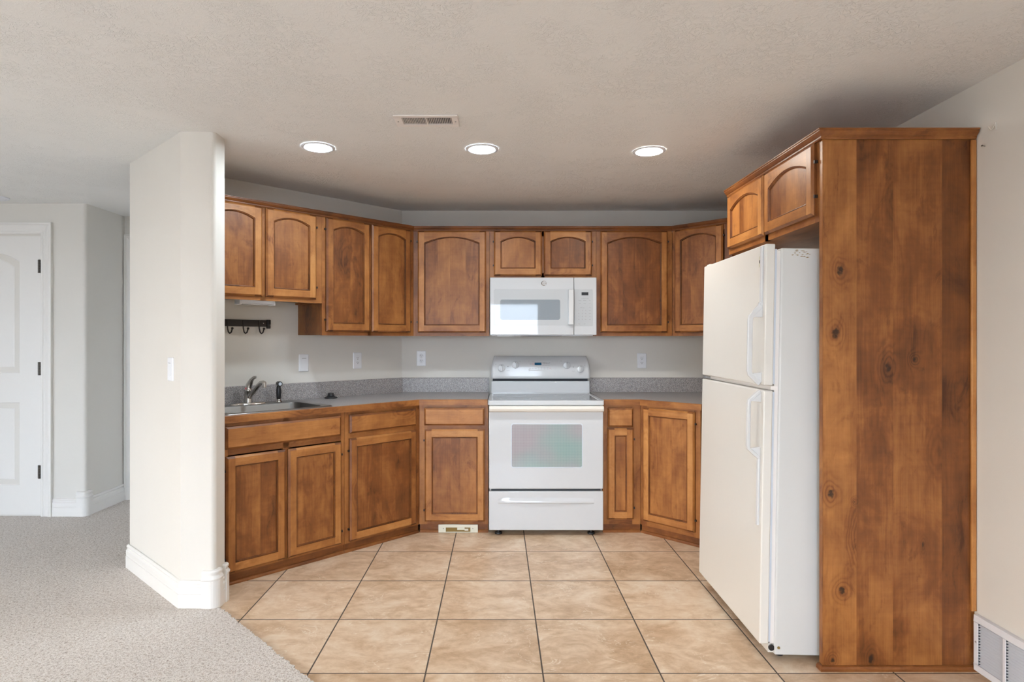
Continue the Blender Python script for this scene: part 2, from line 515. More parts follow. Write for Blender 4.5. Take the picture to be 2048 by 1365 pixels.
def struct(m, name, mats, **kw):
    o = m.build(name, mats, **kw); o['kind'] = 'structure'; return o
def arc(cx, cy, r, a0, a1, n):
    return [(cx + r * math.cos(math.radians(a0 + (a1 - a0) * i / n)), cy + r * math.sin(math.radians(a0 + (a1 - a0) * i / n))) for i in range(n + 1)]
def rrect(x0, x1, y0, y1, r, n=5):
    return arc(x1 - r, y0 + r, r, -90, 0, n) + arc(x1 - r, y1 - r, r, 0, 90, n) + arc(x0 + r, y1 - r, r, 90, 180, n) + arc(x0 + r, y0 + r, r, 180, 270, n)

# ================================================================== ROOM
ZC = 2.305
HALL_Y, HALL2_Y, HALL_X = 4.455, 4.92, -3.025

# tiled floor (with the carpet beside it; the seam runs diagonally)
SEAM_A, SEAM_B = (-1.335, 2.925), (2.3, -0.71)
m = M(); m.poly([(-2.2, 4.75, 0), (-2.2, 2.0, 0), (2.0, -2.0, 0), (2.0, 4.75, 0)]); struct(m, 'floor', TILE)
m = M()
h = 0.011
edge = []
N = 620
for i in range(N + 1):
    t = i / N
    x = SEAM_A[0] + (SEAM_B[0] - SEAM_A[0]) * t; y = SEAM_A[1] + (SEAM_B[1] - SEAM_A[1]) * t
    j = random.uniform(-0.004, 0.005)
    edge.append((x + j, y + j))
outer = [(2.3, BACK_Y - .1), (FAR_X - .05, BACK_Y - .1), (FAR_X - .05, 5.0), (-1.75, 5.0), (-1.75, 3.3), (-1.38, 3.0), (-1.38, 2.94)]
pl = edge + outer
m.prism(pl[::-1], -0.004, h)
struct(m, 'floor_carpet', CARPET)

m = M(); m.box(FAR_X - .1, WX + .1, BACK_Y - .2, 5.1, ZC, ZC + 0.06); struct(m, 'ceiling', CEIL)
m = M(); m.box(CX - 0.06, WX + 0.1, CY, CY + 0.1, 0, ZC); struct(m, 'wall_back', WALL)
m = M(); m.box(WX, WX + 0.1, BACK_Y, CY + .1, 0, ZC); struct(m, 'wall_right', WALL)
# angled kitchen wall
m = M(); 
kw = [(0.0, 0.0), (0.0, 0.05), (-1.602, 0.05), (-1.602, 0.0)]
X = frame('L')
m.prism([tuple((X @ Vector((a, b, 0)))[:2]) for a, b in kw], 0, ZC); struct(m, 'wall_angled', WALL)
# wall end beside the sink (its free end is cut square to the room and bull-nosed)
r = 0.022
col = [(-1.888, 3.562)]
col += [(-2.092, 3.452)]
col += [(-1.530, 2.930)]
col += arc(-1.366 - r, 2.930 + r, r, -90, 0, 6)
col += arc(-1.366 - r, 3.040 - r * 0.4, r, 0, 45, 4)
m = M(); m.prism(col[::-1][::-1], 0, ZC, smooth=False); struct(m, 'wall_partition', WALL)
# hall walls
rb = 0.02
m = M()
hall = [(FAR_X, HALL_Y), ] + arc(HALL_X - rb, HALL_Y + rb, rb, -90, 0, 6) + [(HALL_X, HALL2_Y + .1), (FAR_X, HALL2_Y + .1)]
m.prism(hall, 0, ZC); struct(m, 'wall_hall', WALL)
m = M(); m.box(HALL_X + .0, -0.6, HALL2_Y, HALL2_Y + .1, 0, ZC); struct(m, 'wall_hall_end', WALL)
m = M(); a, b, c, d = WIN3
for q in ((BACK_Y - .1, a, 0, ZC), (a, b, 0, c), (a, b, d, ZC), (b, HALL_Y + .1, 0, ZC)): m.box(FAR_X - .1, FAR_X, q[0], q[1], q[2], q[3])
struct(m, 'wall_far', WALL)
# wall behind the camera with its window openings
m = M()
def wall_with_holes(m, x0, x1, y0, y1, z1, holes):
    xs = x0
    for (a, b, c, d) in holes:
        m.box(xs, a, y0, y1, 0, z1); m.box(a, b, y0, y1, 0, c); m.box(a, b, y0, y1, d, z1); xs = b
    m.box(xs, x1, y0, y1, 0, z1)
wall_with_holes(m, FAR_X, WX, BACK_Y - .1, BACK_Y, ZC, [WIN2, WIN1]); struct(m, 'wall_window', WALL)
for i, (a, b, c, d) in enumerate((WIN1, WIN2)):
    m = M(); fw = 0.05; y0, y1 = BACK_Y - .09, BACK_Y - .03
    for q in ((a, b, c, c + fw), (a, b, d - fw, d), (a, a + fw, c + fw, d - fw), (b - fw, b, c + fw, d - fw), ((a + b) / 2 - .03, (a + b) / 2 + .03, c + fw, d - fw)):
        m.box(q[0], q[1], y0, y1, q[2], q[3])
    w = struct(m, 'window_%d' % (i + 1), TRIMW)
    m = M(); m.box(a + fw, b - fw, y0 + .02, y0 + .026, c + fw, d - fw); p = m.build('pane', PANE, w)

a, b, c, d = WIN3; m = M(); xa_, xb_ = FAR_X - .09, FAR_X - .03
for q in ((a, b, c, c + fw), (a, b, d - fw, d), (a, a + fw, c + fw, d - fw), (b - fw, b, c + fw, d - fw), ((a + b) / 2 - .03, (a + b) / 2 + .03, c + fw, d - fw)):
    m.box(xa_, xb_, q[0], q[1], q[2], q[3])
w = struct(m, 'window_3', TRIMW)
m = M(); m.box(xa_ + .02, xa_ + .026, a + fw, b - fw, c + fw, d - fw); m.build('pane', PANE, w)

# baseboards: flat board, groove, ogee cap
BB = [(0, 0.0), (0.016, 0.0), (0.016, 0.068), (0.013, 0.070), (0.013, 0.076), (0.0145, 0.080), (0.0145, 0.100), (0.009, 0.106), (0.0065, 0.112),
      (0.0105, 0.117), (0.0115, 0.123), (0.007, 0.129), (0.004, 0.132), (0, 0.133)]
def zup(prof, z): return [(o, q + z) for o, q in prof]
CZ = h - 0.003
m = M(); m.sweep([(-2.10, 3.455), (-1.530, 2.930), (-1.420, 2.930)], zup(BB, CZ)); struct(m, 'baseboard_partition', TRIMW)
m = M(); m.sweep([(-1.366, 2.97), (-1.366, 3.015)], zup(BB, 0.0)); struct(m, 'baseboard_return', TRIMW)
BLK = [(0, 0.0), (0.021, 0.0), (0.021, 0.136), (0.024, 0.140), (0.0255, 0.146), (0.022, 0.152), (0.015, 0.160), (0.016, 0.166), (0.019, 0.171), (0.019, 0.178), (0.014, 0.183), (0, 0.185)]
m = M(); m.sweep([(-1.422, 2.930)] + arc(-1.366 - r, 2.930 + r, r, -90, 0, 6) + [(-1.366, 2.972)], zup(BLK, CZ - 0.004)); struct(m, 'trim_3', TRIMW)
m = M(); m.sweep([(-1.366, 3.012)] + arc(-1.366 - r, 3.040 - r * .4, r, 0, 45, 4), zup(BLK, 0.0)); struct(m, 'trim_4', TRIMW)
m = M(); m.sweep([(-3.262, HALL_Y), (HALL_X - .055, HALL_Y)], zup(BB, CZ)); struct(m, 'baseboard_hall', TRIMW)
m = M(); m.sweep([(HALL_X, HALL_Y + .05), (HALL_X, HALL2_Y)], zup(BB, CZ)); struct(m, 'baseboard_hall_side', TRIMW)
m = M(); m.sweep([(HALL_X - .057, HALL_Y)] + arc(HALL_X - rb, HALL_Y + rb, rb, -90, 0, 6) + [(HALL_X, HALL_Y + .052)], zup(BLK, CZ)); struct(m, 'trim_5', TRIMW)

# door casings
def casing(name, xr, ztop, y, w=0.082, xl=None):
    """picture-frame casing round an opening, profile stepping up outwards"""
    pr = [(0, 0.012), (0.004, 0.016), (0.016, 0.016), (0.020, 0.012), (0.034, 0.013), (0.052, 0.020), (0.062, 0.022), (0.070, 0.020), (0.074, 0.024), (0.082, 0.024), (0.082, 0.0), (0, 0)]
    pr = [(a * w / 0.082, b) for a, b in pr]
    m = M(); zi = ztop - w
    loops = []
    for (px, pz, sx, sz) in ((xr, CZ, 1, 0), (xr, zi, 1, 1), (xl, zi, -1, 1), (xl, CZ, -1, 0)):
        loops.append([(px + sx * a, y - b, pz + sz * a) for a, b in pr])
    m.loops(loops, cap0=True, cap1=True, smooth=False)
    return struct(m, name, TRIMW)
casing('trim_1', -3.345, 2.161, HALL_Y, xl=-4.113)
casing('trim_2', -2.17, 2.155, HALL2_Y, xl=-2.935)

# hall door: slab with an arched upper and a square lower panel, three hinges
def panel_door(name, x0, x1, z0, z1, y, panels):
    m = M()
    m.box(x0, x1, y + 0.0125, y + 0.034, z0, z1)
    # front skin around the panels with moulded recess
    xs0, xs1 = x0 + 0.153, x1 - 0.153
    def sk(a, b, c, d): m.poly([(a, y, c), (b, y, c), (b, y, d), (a, y, d)])
    sk(x0, xs0, z0, z1); sk(xs1, x1, z0, z1)
    m.poly([(x0, y, z0), (x0, y, z1), (x0, y + .01, z1), (x0, y + .01, z0)]); m.poly([(x1, y, z0), (x1, y + .01, z0), (x1, y + .01, z1), (x1, y, z1)])
    m.poly([(x0, y, z1), (x1, y, z1), (x1, y + .01, z1), (x0, y + .01, z1)])
    zprev = z0
    for (a, b, sag) in panels:
        sk(xs0, xs1, zprev, a)
        n = 16
        def outline(ins):
            w = xs1 - xs0 - 2 * ins
            pts = [(xs0 + ins, a + ins), (xs1 - ins, a + ins)]
            for i in range(n + 1):
                u = i / n; x = xs1 - ins - w * u
                pts.append((x, b - ins + sag * (1 - (2 * u - 1) ** 2)))
            return pts
        lv = [(0, 0.0), (0.006, 0.006), (0.012, 0.010), (0.016, 0.011), (0.042, 0.006), (0.048, 0.003)]
        m.loops([[(x, y + dp, z) for x, z in outline(i)] for i, dp in lv], smooth=False, cap1=True)
        # piece of skin above the arch
        top = outline(0)[2:]
        zt = b + sag + 0.001
        for p, q in zip(top, top[1:]):
            m.poly([(q[0], y, q[1]), (p[0], y, p[1]), (p[0], y, zt), (q[0], y, zt)])
        zprev = zt
    sk(xs0, xs1, zprev, z1)
    return struct(m, name, TRIMW)
d1 = panel_door('door_1', -4.108, -3.350, 0.022, 2.062, HALL_Y - 0.006, [(0.238, 0.845, 0.0), (1.060, 1.880, 0.07)])
for zc in (0.337, 1.092, 1.842):
    m = M(); m.box(-3.366, -3.352, HALL_Y - .012, HALL_Y - .006, zc - .048, zc + .048)
    for k_ in range(5): m.lathe([(0.0075, 0), (0.0075, 0.0185)], (-3.350, HALL_Y - .017, zc - .048 + .0193 * k_), seg=10)
    m.build('hinge', HINGE, d1)
d2 = panel_door('door_2', -2.930, -2.175, 0.022, 2.06, HALL2_Y - 0.006, [(0.238, 0.845, 0.0), (1.060, 1.880, 0.07)])

# ================================================================== CABINETS
FT = 0.019       # face frame thickness
DT = 0.020       # door thickness
def cab_door(parent, x0, x1, z0, z1, yf, arched, hinge=None, stile=0.055, brail=0.060, trail=0.050, tone=None, boards=None):
    """five-piece door, front at y=yf (front faces -y)"""
    c, cd, b = 0.010, 0.009, 0.009
    yb = yf + DT
    tb = (0.0 if tone is None else tone)
    m = M()
    xs0, xs1 = x0 + stile - b, x1 - stile + b
    w = x1 - x0 - 2 * stile
    sag = (0.013 + 0.08 * w) if arched else 0.0
    zo = z0 + brail; zt = z1 - trail - sag           # opening: bottom, spring line
    n = 18 if arched else 1
    def outline(ins):
        a0, a1 = x0 + stile - ins, x1 - stile + ins
        pts = [(a0, zo - ins), (a1, zo - ins)]
        for i in range(n + 1):
            u = i / n
            pts.append((a1 + (a0 - a1) * u, zt + ins * 0.95 + sag * (1 - (2 * u - 1) ** 2)))
        return pts
    zi0, zi1 = z0 + brail - b, None
    END = tb - 1.1
    for (a, bb, sgn) in ((x0, xs0, -1), (xs1, x1, 1)):
        m.board('z', tb + random.uniform(-0.25, 0.55))
        e0, e1 = (a + c, bb) if sgn < 0 else (a, bb - c)
        m.poly([(e0, yf, z0 + c), (e1, yf, z0 + c), (e1, yf, z1 - c), (e0, yf, z1 - c)])
        ex = a if sgn < 0 else bb; ei = e0 if sgn < 0 else e1
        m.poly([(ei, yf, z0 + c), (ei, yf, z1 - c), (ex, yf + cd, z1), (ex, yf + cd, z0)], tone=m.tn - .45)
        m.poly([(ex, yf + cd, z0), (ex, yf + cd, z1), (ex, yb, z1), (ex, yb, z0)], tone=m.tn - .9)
        # end grain takes the stain darker
        m.poly([(e0, yf, z0 + c), (e1, yf, z0 + c), (bb if sgn < 0 else bb, yf + cd, z0), (a, yf + cd, z0)], tone=END)
        m.poly([(e0, yf, z1 - c), (e1, yf, z1 - c), (bb, yf + cd, z1), (a, yf + cd, z1)], tone=END)
        m.poly([(a, yf + cd, z0), (bb, yf + cd, z0), (bb, yb, z0), (a, yb, z0)], tone=END)
        m.poly([(a, yf + cd, z1), (bb, yf + cd, z1), (bb, yb, z1), (a, yb, z1)], tone=END)
    m.board('x', tb + random.uniform(-0.3, 0.4))
    m.poly([(xs0, yf, z0 + c), (xs1, yf, z0 + c), (xs1, yf, zi0), (xs0, yf, zi0)])
    m.poly([(xs0, yf, z0 + c), (xs1, yf, z0 + c), (xs1, yf + cd, z0), (xs0, yf + cd, z0)], tone=m.tn - .4)
    m.poly([(xs0, yf + cd, z0), (xs1, yf + cd, z0), (xs1, yb, z0), (xs0, yb, z0)])
    m.board('x', tb + random.uniform(-0.3, 0.4))
    top = outline(b)[2:]
    for p, q in zip(top, top[1:]):
        m.poly([(q[0], yf, q[1]), (p[0], yf, p[1]), (p[0], yf, z1 - c), (q[0], yf, z1 - c)])
    m.poly([(xs0, yf, z1 - c), (xs1, yf, z1 - c), (xs1, yf + cd, z1), (xs0, yf + cd, z1)])
    m.poly([(xs0, yf + cd, z1), (xs1, yf + cd, z1), (xs1, yb, z1), (xs0, yb, z1)])
    m.poly([(x0, yb, z0), (x1, yb, z0), (x1, yb, z1), (x0, yb, z1)])
    # sticking: little groove, bead, then down to the panel
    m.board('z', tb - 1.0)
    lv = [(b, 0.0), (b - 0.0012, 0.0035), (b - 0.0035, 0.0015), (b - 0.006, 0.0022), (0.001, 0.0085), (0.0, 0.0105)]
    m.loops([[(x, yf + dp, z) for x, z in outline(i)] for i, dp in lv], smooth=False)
    door = m.build('door', WOOD, parent)
    # glued-up flat panel
    m = M()
    nb = boards or max(1, round(w / 0.095))
    cuts = [0] + sorted((i + random.uniform(-0.25, 0.25)) / nb for i in range(1, nb)) + [1]
    px0, px1 = x0 + stile, x1 - stile
    yp = yf + 0.0100
    pt = tb + random.uniform(-0.65, -0.15)
    for u0, u1 in zip(cuts, cuts[1:]):
        m.board('z', pt + random.uniform(-0.3, 0.3))
        k_ = 8 if arched else 1
        xs = [px0 + (px1 - px0) * (u0 + (u1 - u0) * i / k_) for i in range(k_ + 1)]
        def tz(x):
            u = (px1 - x) / (px1 - px0); return zt + sag * (1 - (2 * u - 1) ** 2)
        m.poly([(xs[0], yp, zo), (xs[-1], yp, zo)] + [(x, yp, tz(x)) for x in xs[::-1]])
    m.build('door_panel', WOOD, door)
    if hinge:
        for zc in (z0 + 0.075, z1 - 0.075):
            hm = M(); xh = x0 - 0.0045 if hinge == 'l' else x1 + 0.0045
            hm.box(xh - .004, xh + .004, yf + .006, yf + DT - .001, zc - .006, zc + .006)
            hm.build('hinge', IRON, door)
    return door

def drawer_front(parent, x0, x1, z0, z1, yf, tone=0.2):
    c, cd = 0.011, 0.009; yb = yf + DT
    m = M().board('x', tone + random.uniform(-.2, .3))
    m.poly([(x0 + c, yf, z0 + c), (x1 - c, yf, z0 + c), (x1 - c, yf, z1 - c), (x0 + c, yf, z1 - c)])
    o = [(x0, z0), (x1, z0), (x1, z1), (x0, z1)]; i = [(x0 + c, z0 + c), (x1 - c, z0 + c), (x1 - c, z1 - c), (x0 + c, z1 - c)]
    for k_ in range(4):
        q = (k_ + 1) % 4; tn = m.tn - 0.8
        m.poly([(i[k_][0], yf, i[k_][1]), (i[q][0], yf, i[q][1]), (o[q][0], yf + cd, o[q][1]), (o[k_][0], yf + cd, o[k_][1])], tone=tn)
        m.poly([(o[k_][0], yf + cd, o[k_][1]), (o[q][0], yf + cd, o[q][1]), (o[q][0], yb, o[q][1]), (o[k_][0], yb, o[k_][1])], tone=tn)
    m.poly([(x, yb, z) for x, z in o])
    return m.build('drawer_front', WOOD, parent)

def face_frame(parent, x0, x1, z0, z1, yf, stiles, rails, tone=-0.1):
    """stiles: list of (xa, xb); rails: list of (xa, xb, za, zb)"""
    m = M()
    for a, b_ in stiles: m.box(a, b_, yf, yf + FT, z0, z1, grain='z', tone=tone - .25 + random.uniform(-.25, .25))
    for a, b_, c_, d_ in rails: m.box(a, b_, yf, yf + FT, c_, d_, grain='x', tone=tone - .25 + random.uniform(-.25, .25))
    return m.build('face_frame', WOOD, parent)

G_UP = 'wooden wall cabinets'; G_LO = 'wooden base cabinets'
UZ0, UZ1, DZ0, DZ1 = 1.331, 2.092, 1.356, 2.086
UD = 0.325; BD = 0.60; LBD = 0.575
UB0, UB1 = -0.609, 1.255            # back run uppers, face line
# --- A: short two-door cabinet above the sink (angled wall); local x = -t
cab = thing('upper_cabinet', 'short two-door wooden wall cabinet above the sink, its bottom higher than its neighbour', 'cabinet', 'L', (-1.23, 0, 1.535), G_UP)
m = M(); y0, y1 = -UD + FT, -0.002
xa, xb = -1.590, -0.858
m.box(xa, xa + .018, y0, y1, 1.537, UZ1, grain='z', tone=-.3); m.box(xb - .018, xb, y0, y1, 1.537, UZ1, grain='z', tone=-.3)
m.box(xa, xb, y0, y1, UZ1 - .018, UZ1, grain='x', tone=-.3)
m.build('carcass', WOOD, cab)
m = M(); m.box(xa + .018, xb - .018, y0, y1, 1.552, 1.566); m.build('bottom_panel', MELA, cab)
face_frame(cab, xa, xb, 1.535, UZ1, -UD, [(xa, xa + .03), (-1.255, -1.222), (xb - .052, xb)], [(xa + .03, xb - .052, 1.535, 1.570), (xa + .03, xb - .052, 2.05, UZ1)], 0.0)
cab_door(cab, -1.576, -1.249, 1.557, DZ1, -UD - DT, True, 'l', tone=0.12)
cab_door(cab, -1.228, -0.902, 1.557, DZ1, -UD - DT, True, 'r', tone=0.12)
# --- B: tall two-door cabinet next to the corner
cab = thing('upper_cabinet', 'tall two-door wooden wall cabinet on the angled wall, next to the inside corner', 'cabinet', 'L', (-0.5, 0, UZ0), G_UP)
tc = UD * math.tan(math.radians(22.5))
xa, xb = -0.857, -tc
m = M(); m.prism([(xa + .001, -UD + FT), (xb - .0, -UD + FT), (-0.002, -0.002), (xa + .001, -0.002)], UZ0 + .004, UZ1, grain='z', tone=-.55)
m.build('carcass', WOOD, cab)
face_frame(cab, xa, xb, UZ0, UZ1, -UD, [(xa, xa + .033), (-0.516, -0.487), (xb - .045, xb)], [(xa + .033, xb - .045, UZ0, UZ0 + .04), (xa + .033, xb - .045, 2.05, UZ1)], -0.15)
cab_door(cab, -0.833, -0.509, DZ0, DZ1, -UD - DT, True, 'l', tone=-0.05)
cab_door(cab, -0.492, -0.168, DZ0, DZ1, -UD - DT, True, 'r', tone=-0.12)
# --- C
cab = thing('upper_cabinet', 'wide single-door wooden wall cabinet between the inside corner and the microwave', 'cabinet', 'B', (-0.33, 0, UZ0), G_UP)
xa, xb = UB0, -0.062
m = M(); m.prism([(xa + .002, -UD + FT), (xb, -UD + FT), (xb, -.002), (CX + .004, -.002)], UZ0 + .004, UZ1, grain='z', tone=-.4); m.build('carcass', WOOD, cab)
face_frame(cab, xa, xb, UZ0, UZ1, -UD, [(xa, xa + .045), (xb - .04, xb)], [(xa + .045, xb - .04, UZ0, UZ0 + .04), (xa + .045, xb - .04, 2.05, UZ1)], -0.1)
cab_door(cab, -0.577, -0.086, DZ0, DZ1, -UD - DT, True, 'l', tone=0.05)
# --- D above the microwave
cab = thing('upper_cabinet', 'small two-door wooden wall cabinet directly above the white microwave', 'cabinet', 'B', (0.33, 0, 1.75), G_UP)
xa, xb = -0.060, 0.706
m = M(); m.box(xa + .001, xb - .001, -UD + FT, -.002, 1.752, UZ1, grain='x', tone=-.3); m.build('carcass', WOOD, cab)
face_frame(cab, xa, xb, 1.75, UZ1, -UD, [(xa, xa + .04), (.31, .336), (xb - .04, xb)], [(xa + .04, xb - .04, 1.75, 1.785), (xa + .04, xb - .04, 2.05, UZ1)], -0.05)
cab_door(cab, -0.029, 0.316, 1.764, DZ1, -UD - DT, True, 'l', tone=0.0)
cab_door(cab, 0.330, 0.675, 1.764, DZ1, -UD - DT, True, 'r', tone=0.0)
# --- E
cab = thing('upper_cabinet', 'single-door wooden wall cabinet between the microwave and the diagonal corner cabinet', 'cabinet', 'B', (0.98, 0, UZ0), G_UP)
xa, xb = 0.708, UB1
m = M(); m.box(xa + .001, xb - .001, -UD + FT, -.002, UZ0 + .004, UZ1, grain='z', tone=-.4); m.build('carcass', WOOD, cab)
face_frame(cab, xa, xb, UZ0, UZ1, -UD, [(xa, xa + .045), (xb - .045, xb)], [(xa + .045, xb - .045, UZ0, UZ0 + .04), (xa + .045, xb - .045, 2.05, UZ1)], -0.2)
cab_door(cab, 0.737, 1.220, DZ0, DZ1, -UD - DT, True, 'r', tone=-0.1)
# --- F diagonal corner
FR['F'] = ((UB1, CY - UD), math.radians(-45)); FL = 0.44
cab = thing('upper_cabinet', 'diagonal corner wall cabinet, its lower part hidden behind the refrigerator', 'cabinet', 'F', (FL / 2, 0, UZ0), G_UP)
Fi = frame('F').inverted()
def toF(x, y): return tuple((Fi @ Vector((x, y, 0)))[:2])
m = M(); ex = UB1 + FL * R2; ey = CY - UD - FL * R2
m.prism([(0.02, FT), (FL - .002, FT), toF(WX - .004, ey + .002), toF(WX - .004, CY - .004), toF(UB1 + .003, CY - .004)], UZ0 + .004, UZ1, grain='z', tone=-.5); m.build('carcass', WOOD, cab)
face_frame(cab, 0.003, FL, UZ0, UZ1, 0.0, [(0.003, .05), (FL - .05, FL)], [(.05, FL - .05, UZ0, UZ0 + .04), (.05, FL - .05, 2.05, UZ1)], -0.25)
cab_door(cab, 0.026, 0.384, DZ0, DZ1, -DT, True, 'r', tone=-0.15)
# --- G above the refrigerator; local x = -Y, y = X - WX
GF = 1.2757 - WX
cab = thing('upper_cabinet', 'two-door wooden cabinet above the white refrigerator', 'cabinet', 'W', (-2.87, 0, 1.77), G_UP)
xa, xb = -3.355, -2.414
m = M(); m.box(xa, xb, GF + FT, -.002, 1.772, UZ1, grain='x', tone=-.4); m.build('carcass', WOOD, cab)
face_frame(cab, xa, xb, 1.77, UZ1, GF, [(xa, xa + .03), (-2.90, -2.866), (xb - .03, xb)], [(xa + .03, xb - .03, 1.77, 1.81), (xa + .03, xb - .03, 2.06, UZ1)], 0.1)
cab_door(cab, -3.336, -2.891, 1.798, DZ1, GF - DT, True, 'l', tone=0.2)
cab_door(cab, -2.875, -2.430, 1.798, DZ1, GF - DT, True, 'r', tone=0.2)

# crown mouldings
CR = [(0.0008, 0.0), (0.007, 0.0), (0.009, 0.005), (0.009, 0.010), (0.013, 0.013), (0.018, 0.019), (0.021, 0.024), (0.021, 0.028), (0.024, 0.030), (0.024, 0.034), (0.0008, 0.034)]
XL = frame('L')
def Lw(x, y): return tuple((XL @ Vector((x, y, 0)))[:2])
pth = [Lw(-1.590, -UD), Lw(-tc, -UD), (UB1, CY - UD), (ex, ey)]
m = M(); m.sweep(pth, zup(CR, UZ1 - .0052), grain='x', tone=-1.0)
# the part behind the cabinet line that carries it
o = solo(m, 'crown_molding', WOOD, 'long stained wooden crown molding running along the tops of the wall cabinets', 'molding')
m = M(); m.sweep([(1.2742, 3.356), (1.2742, 2.3865), (WX - .004, 2.3865)], zup([(a * 1.15, b_ * 1.1) for a, b_ in CR], UZ1 - .005), grain='x', tone=-.55)
solo(m, 'crown_molding', WOOD, 'short wooden crown molding topping the refrigerator cabinet and its end panel', 'molding')

# end panel beside the refrigerator
cab = thing('end_panel', 'tall knotty wooden end panel between the refrigerator and the room, full height', 'panel', 'O', (1.57, 2.40, 0))
PY0, PY1, PX0, PX1 = 2.388, 2.412, 1.2757, WX - .002
m = M(); m.box(PX0 + .002, PX1, PY0 + .003, PY1, 0.0, UZ1 + .001, grain='z', tone=-.3)
fx = lambda px: (px - 996) / 1215 * PY0
cuts = [PX0 + .002, fx(1713), fx(1786), fx(1884), PX1 - .018]
for (a, b_), tn in zip(zip(cuts, cuts[1:]), (-.10, -.60, -.45, -.95)):
    m.board('z', tn)
    nx, nz = max(2, round((b_ - a) / .007)), 290
    ids = [[m.addv((a + (b_ - a) * i / nx, PY0, .018 + (UZ1 - .018) * j / nz)) for i in range(nx + 1)] for j in range(nz + 1)]
    for j in range(nz):
        for i in range(nx): m.face((ids[j][i], ids[j][i + 1], ids[j + 1][i + 1], ids[j + 1][i]))
m.poly([(PX0 + .002, PY0, 0.018), (PX0 + .002, PY0 + .003, .018), (PX0 + .002, PY0 + .003, UZ1), (PX0 + .002, PY0, UZ1)])
KNOTS = [(1.346, 1.573, .020, .030), (1.327, 1.325, .020, .030), (1.533, 1.192, .016, .030), (1.309, .695, .018, .026), (1.352, .313, .018, .022),
         (1.315, .040, .012, .014), (1.466, .046, .014, .028), (1.671, .490, .006, .018), (1.400, .662, .007, .008), (1.637, 1.222, .010, .012)]
def knot_field(p):
    best = 0.0
    if abs(p.y - PY0) > 1e-4: return 0.0
    for kx, kz, rx, rz in KNOTS:
        dx, dz = (p.x - kx) / rx, (p.z - kz) / rz
        d2 = dx * dx + dz * dz
        if d2 < 60: best = max(best, 1.0 / (1.0 + 0.22 * d2) - .06)
    return best
m.kn = knot_field
m.build('panel_face', WOOD, cab)
m = M(); m.box(PX0, PX0 + .002, PY0 + .001, PY1, 0.018, UZ1, grain='z', tone=-.1); m.build('edge_band', WOOD, cab)
m = M(); m.box(PX1 - .020, PX1, PY0 - .010, PY0, 0.235, UZ1 - .007, grain='z', tone=0.35); m.build('scribe_molding', WOOD, cab, bevel=.003)
m = M(); m.sweep([(PX0 - .0, PY1), (PX0, PY0), (PX1, PY0)], [(0, 0), (.013, 0), (.013, .010), (.009, .017), (.003, .020), (0, .020)], grain='x', tone=-.5); m.build('shoe_molding', WOOD, cab)

# ---------------- base cabinets
CT = 0.900; CE = 0.862      # counter top, underside of the edging
DR0, DR1, DO0, DO1 = 0.729, 0.842, 0.068, 0.695
def toe(parent, x0, x1, yf, pts=None):
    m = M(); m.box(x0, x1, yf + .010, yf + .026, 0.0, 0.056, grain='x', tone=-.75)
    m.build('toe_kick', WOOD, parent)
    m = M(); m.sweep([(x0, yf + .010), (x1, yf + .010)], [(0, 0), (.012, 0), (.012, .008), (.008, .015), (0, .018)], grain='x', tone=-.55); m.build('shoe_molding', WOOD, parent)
# corner of the two base fronts
bx = (CX - CY) + LBD / R2 + (CY - BD)      # x where the angled front meets the back-run front
bt = (Vector((bx, CY - BD)) - Vector((CX, CY))).dot(Vector((-R2, -R2)))
# sink base
cab = thing('base_cabinet', 'wide wooden sink base cabinet with a false drawer front over two doors', 'cabinet', 'L', (-1.22, 0, 0), G_LO)
xa, xb = -1.590, -0.846
m = M(); yb0 = -LBD + FT
m.box(xa, xa + .016, yb0, -.003, .056, CE - .002, grain='z'); m.box(xb - .016, xb, yb0, -.003, .056, CE - .002, grain='z')
m.box(xa, xb, yb0, -.003, .056, .072, grain='x'); m.box(xa, xb, -.012, -.003, .056, CE - .002, grain='z')
m.build('carcass', WOOD, cab)
face_frame(cab, xa, xb, .056, CE - .001, -LBD, [(xa, xa + .05), (-1.235, -1.20), (xb - .022, xb)], [(xa + .05, xb - .022, .056, .085), (xa + .05, xb - .022, .69, .735), (xa + .05, xb - .022, .835, CE - .001)], -0.05)
drawer_front(cab, -1.556, -0.876, DR0 - .006, DR1, -LBD - DT, 0.15)
cab_door(cab, -1.554, -1.227, DO0, DO1 - .012, -LBD - DT, False, 'l', tone=0.05, trail=0.058)
cab_door(cab, -1.210, -0.872, DO0, DO1 - .012, -LBD - DT, False, 'r', tone=0.02, trail=0.058)
toe(cab, xa, xb, -LBD)
# base with one drawer and one door, at the inside corner
cab = thing('base_cabinet', 'wooden base cabinet with one drawer and one door, beside the sink cabinet and the corner', 'cabinet', 'L', (-0.54, 0, 0), G_LO)
xa, xb = -0.844, -bt
m = M(); m.prism([(xa, yb0), (xb - .003, yb0), (-0.10, -.003), (xa, -.003)], .056, CE - .002, grain='z', tone=-.3); m.build('carcass', WOOD, cab)
face_frame(cab, xa, xb, .056, CE - .001, -LBD, [(xa, xa + .04), (xb - .06, xb)], [(xa + .04, xb - .06, .056, .085), (xa + .04, xb - .06, .69, .735), (xa + .04, xb - .06, .835, CE - .001)], -0.05)
drawer_front(cab, -0.815, -0.308, DR0, DR1, -LBD - DT, 0.0)
cab_door(cab, -0.815, -0.308, DO0, DO1 + .002, -LBD - DT, False, 'l', tone=-0.05, trail=0.058)
toe(cab, xa, xb - .004, -LBD)
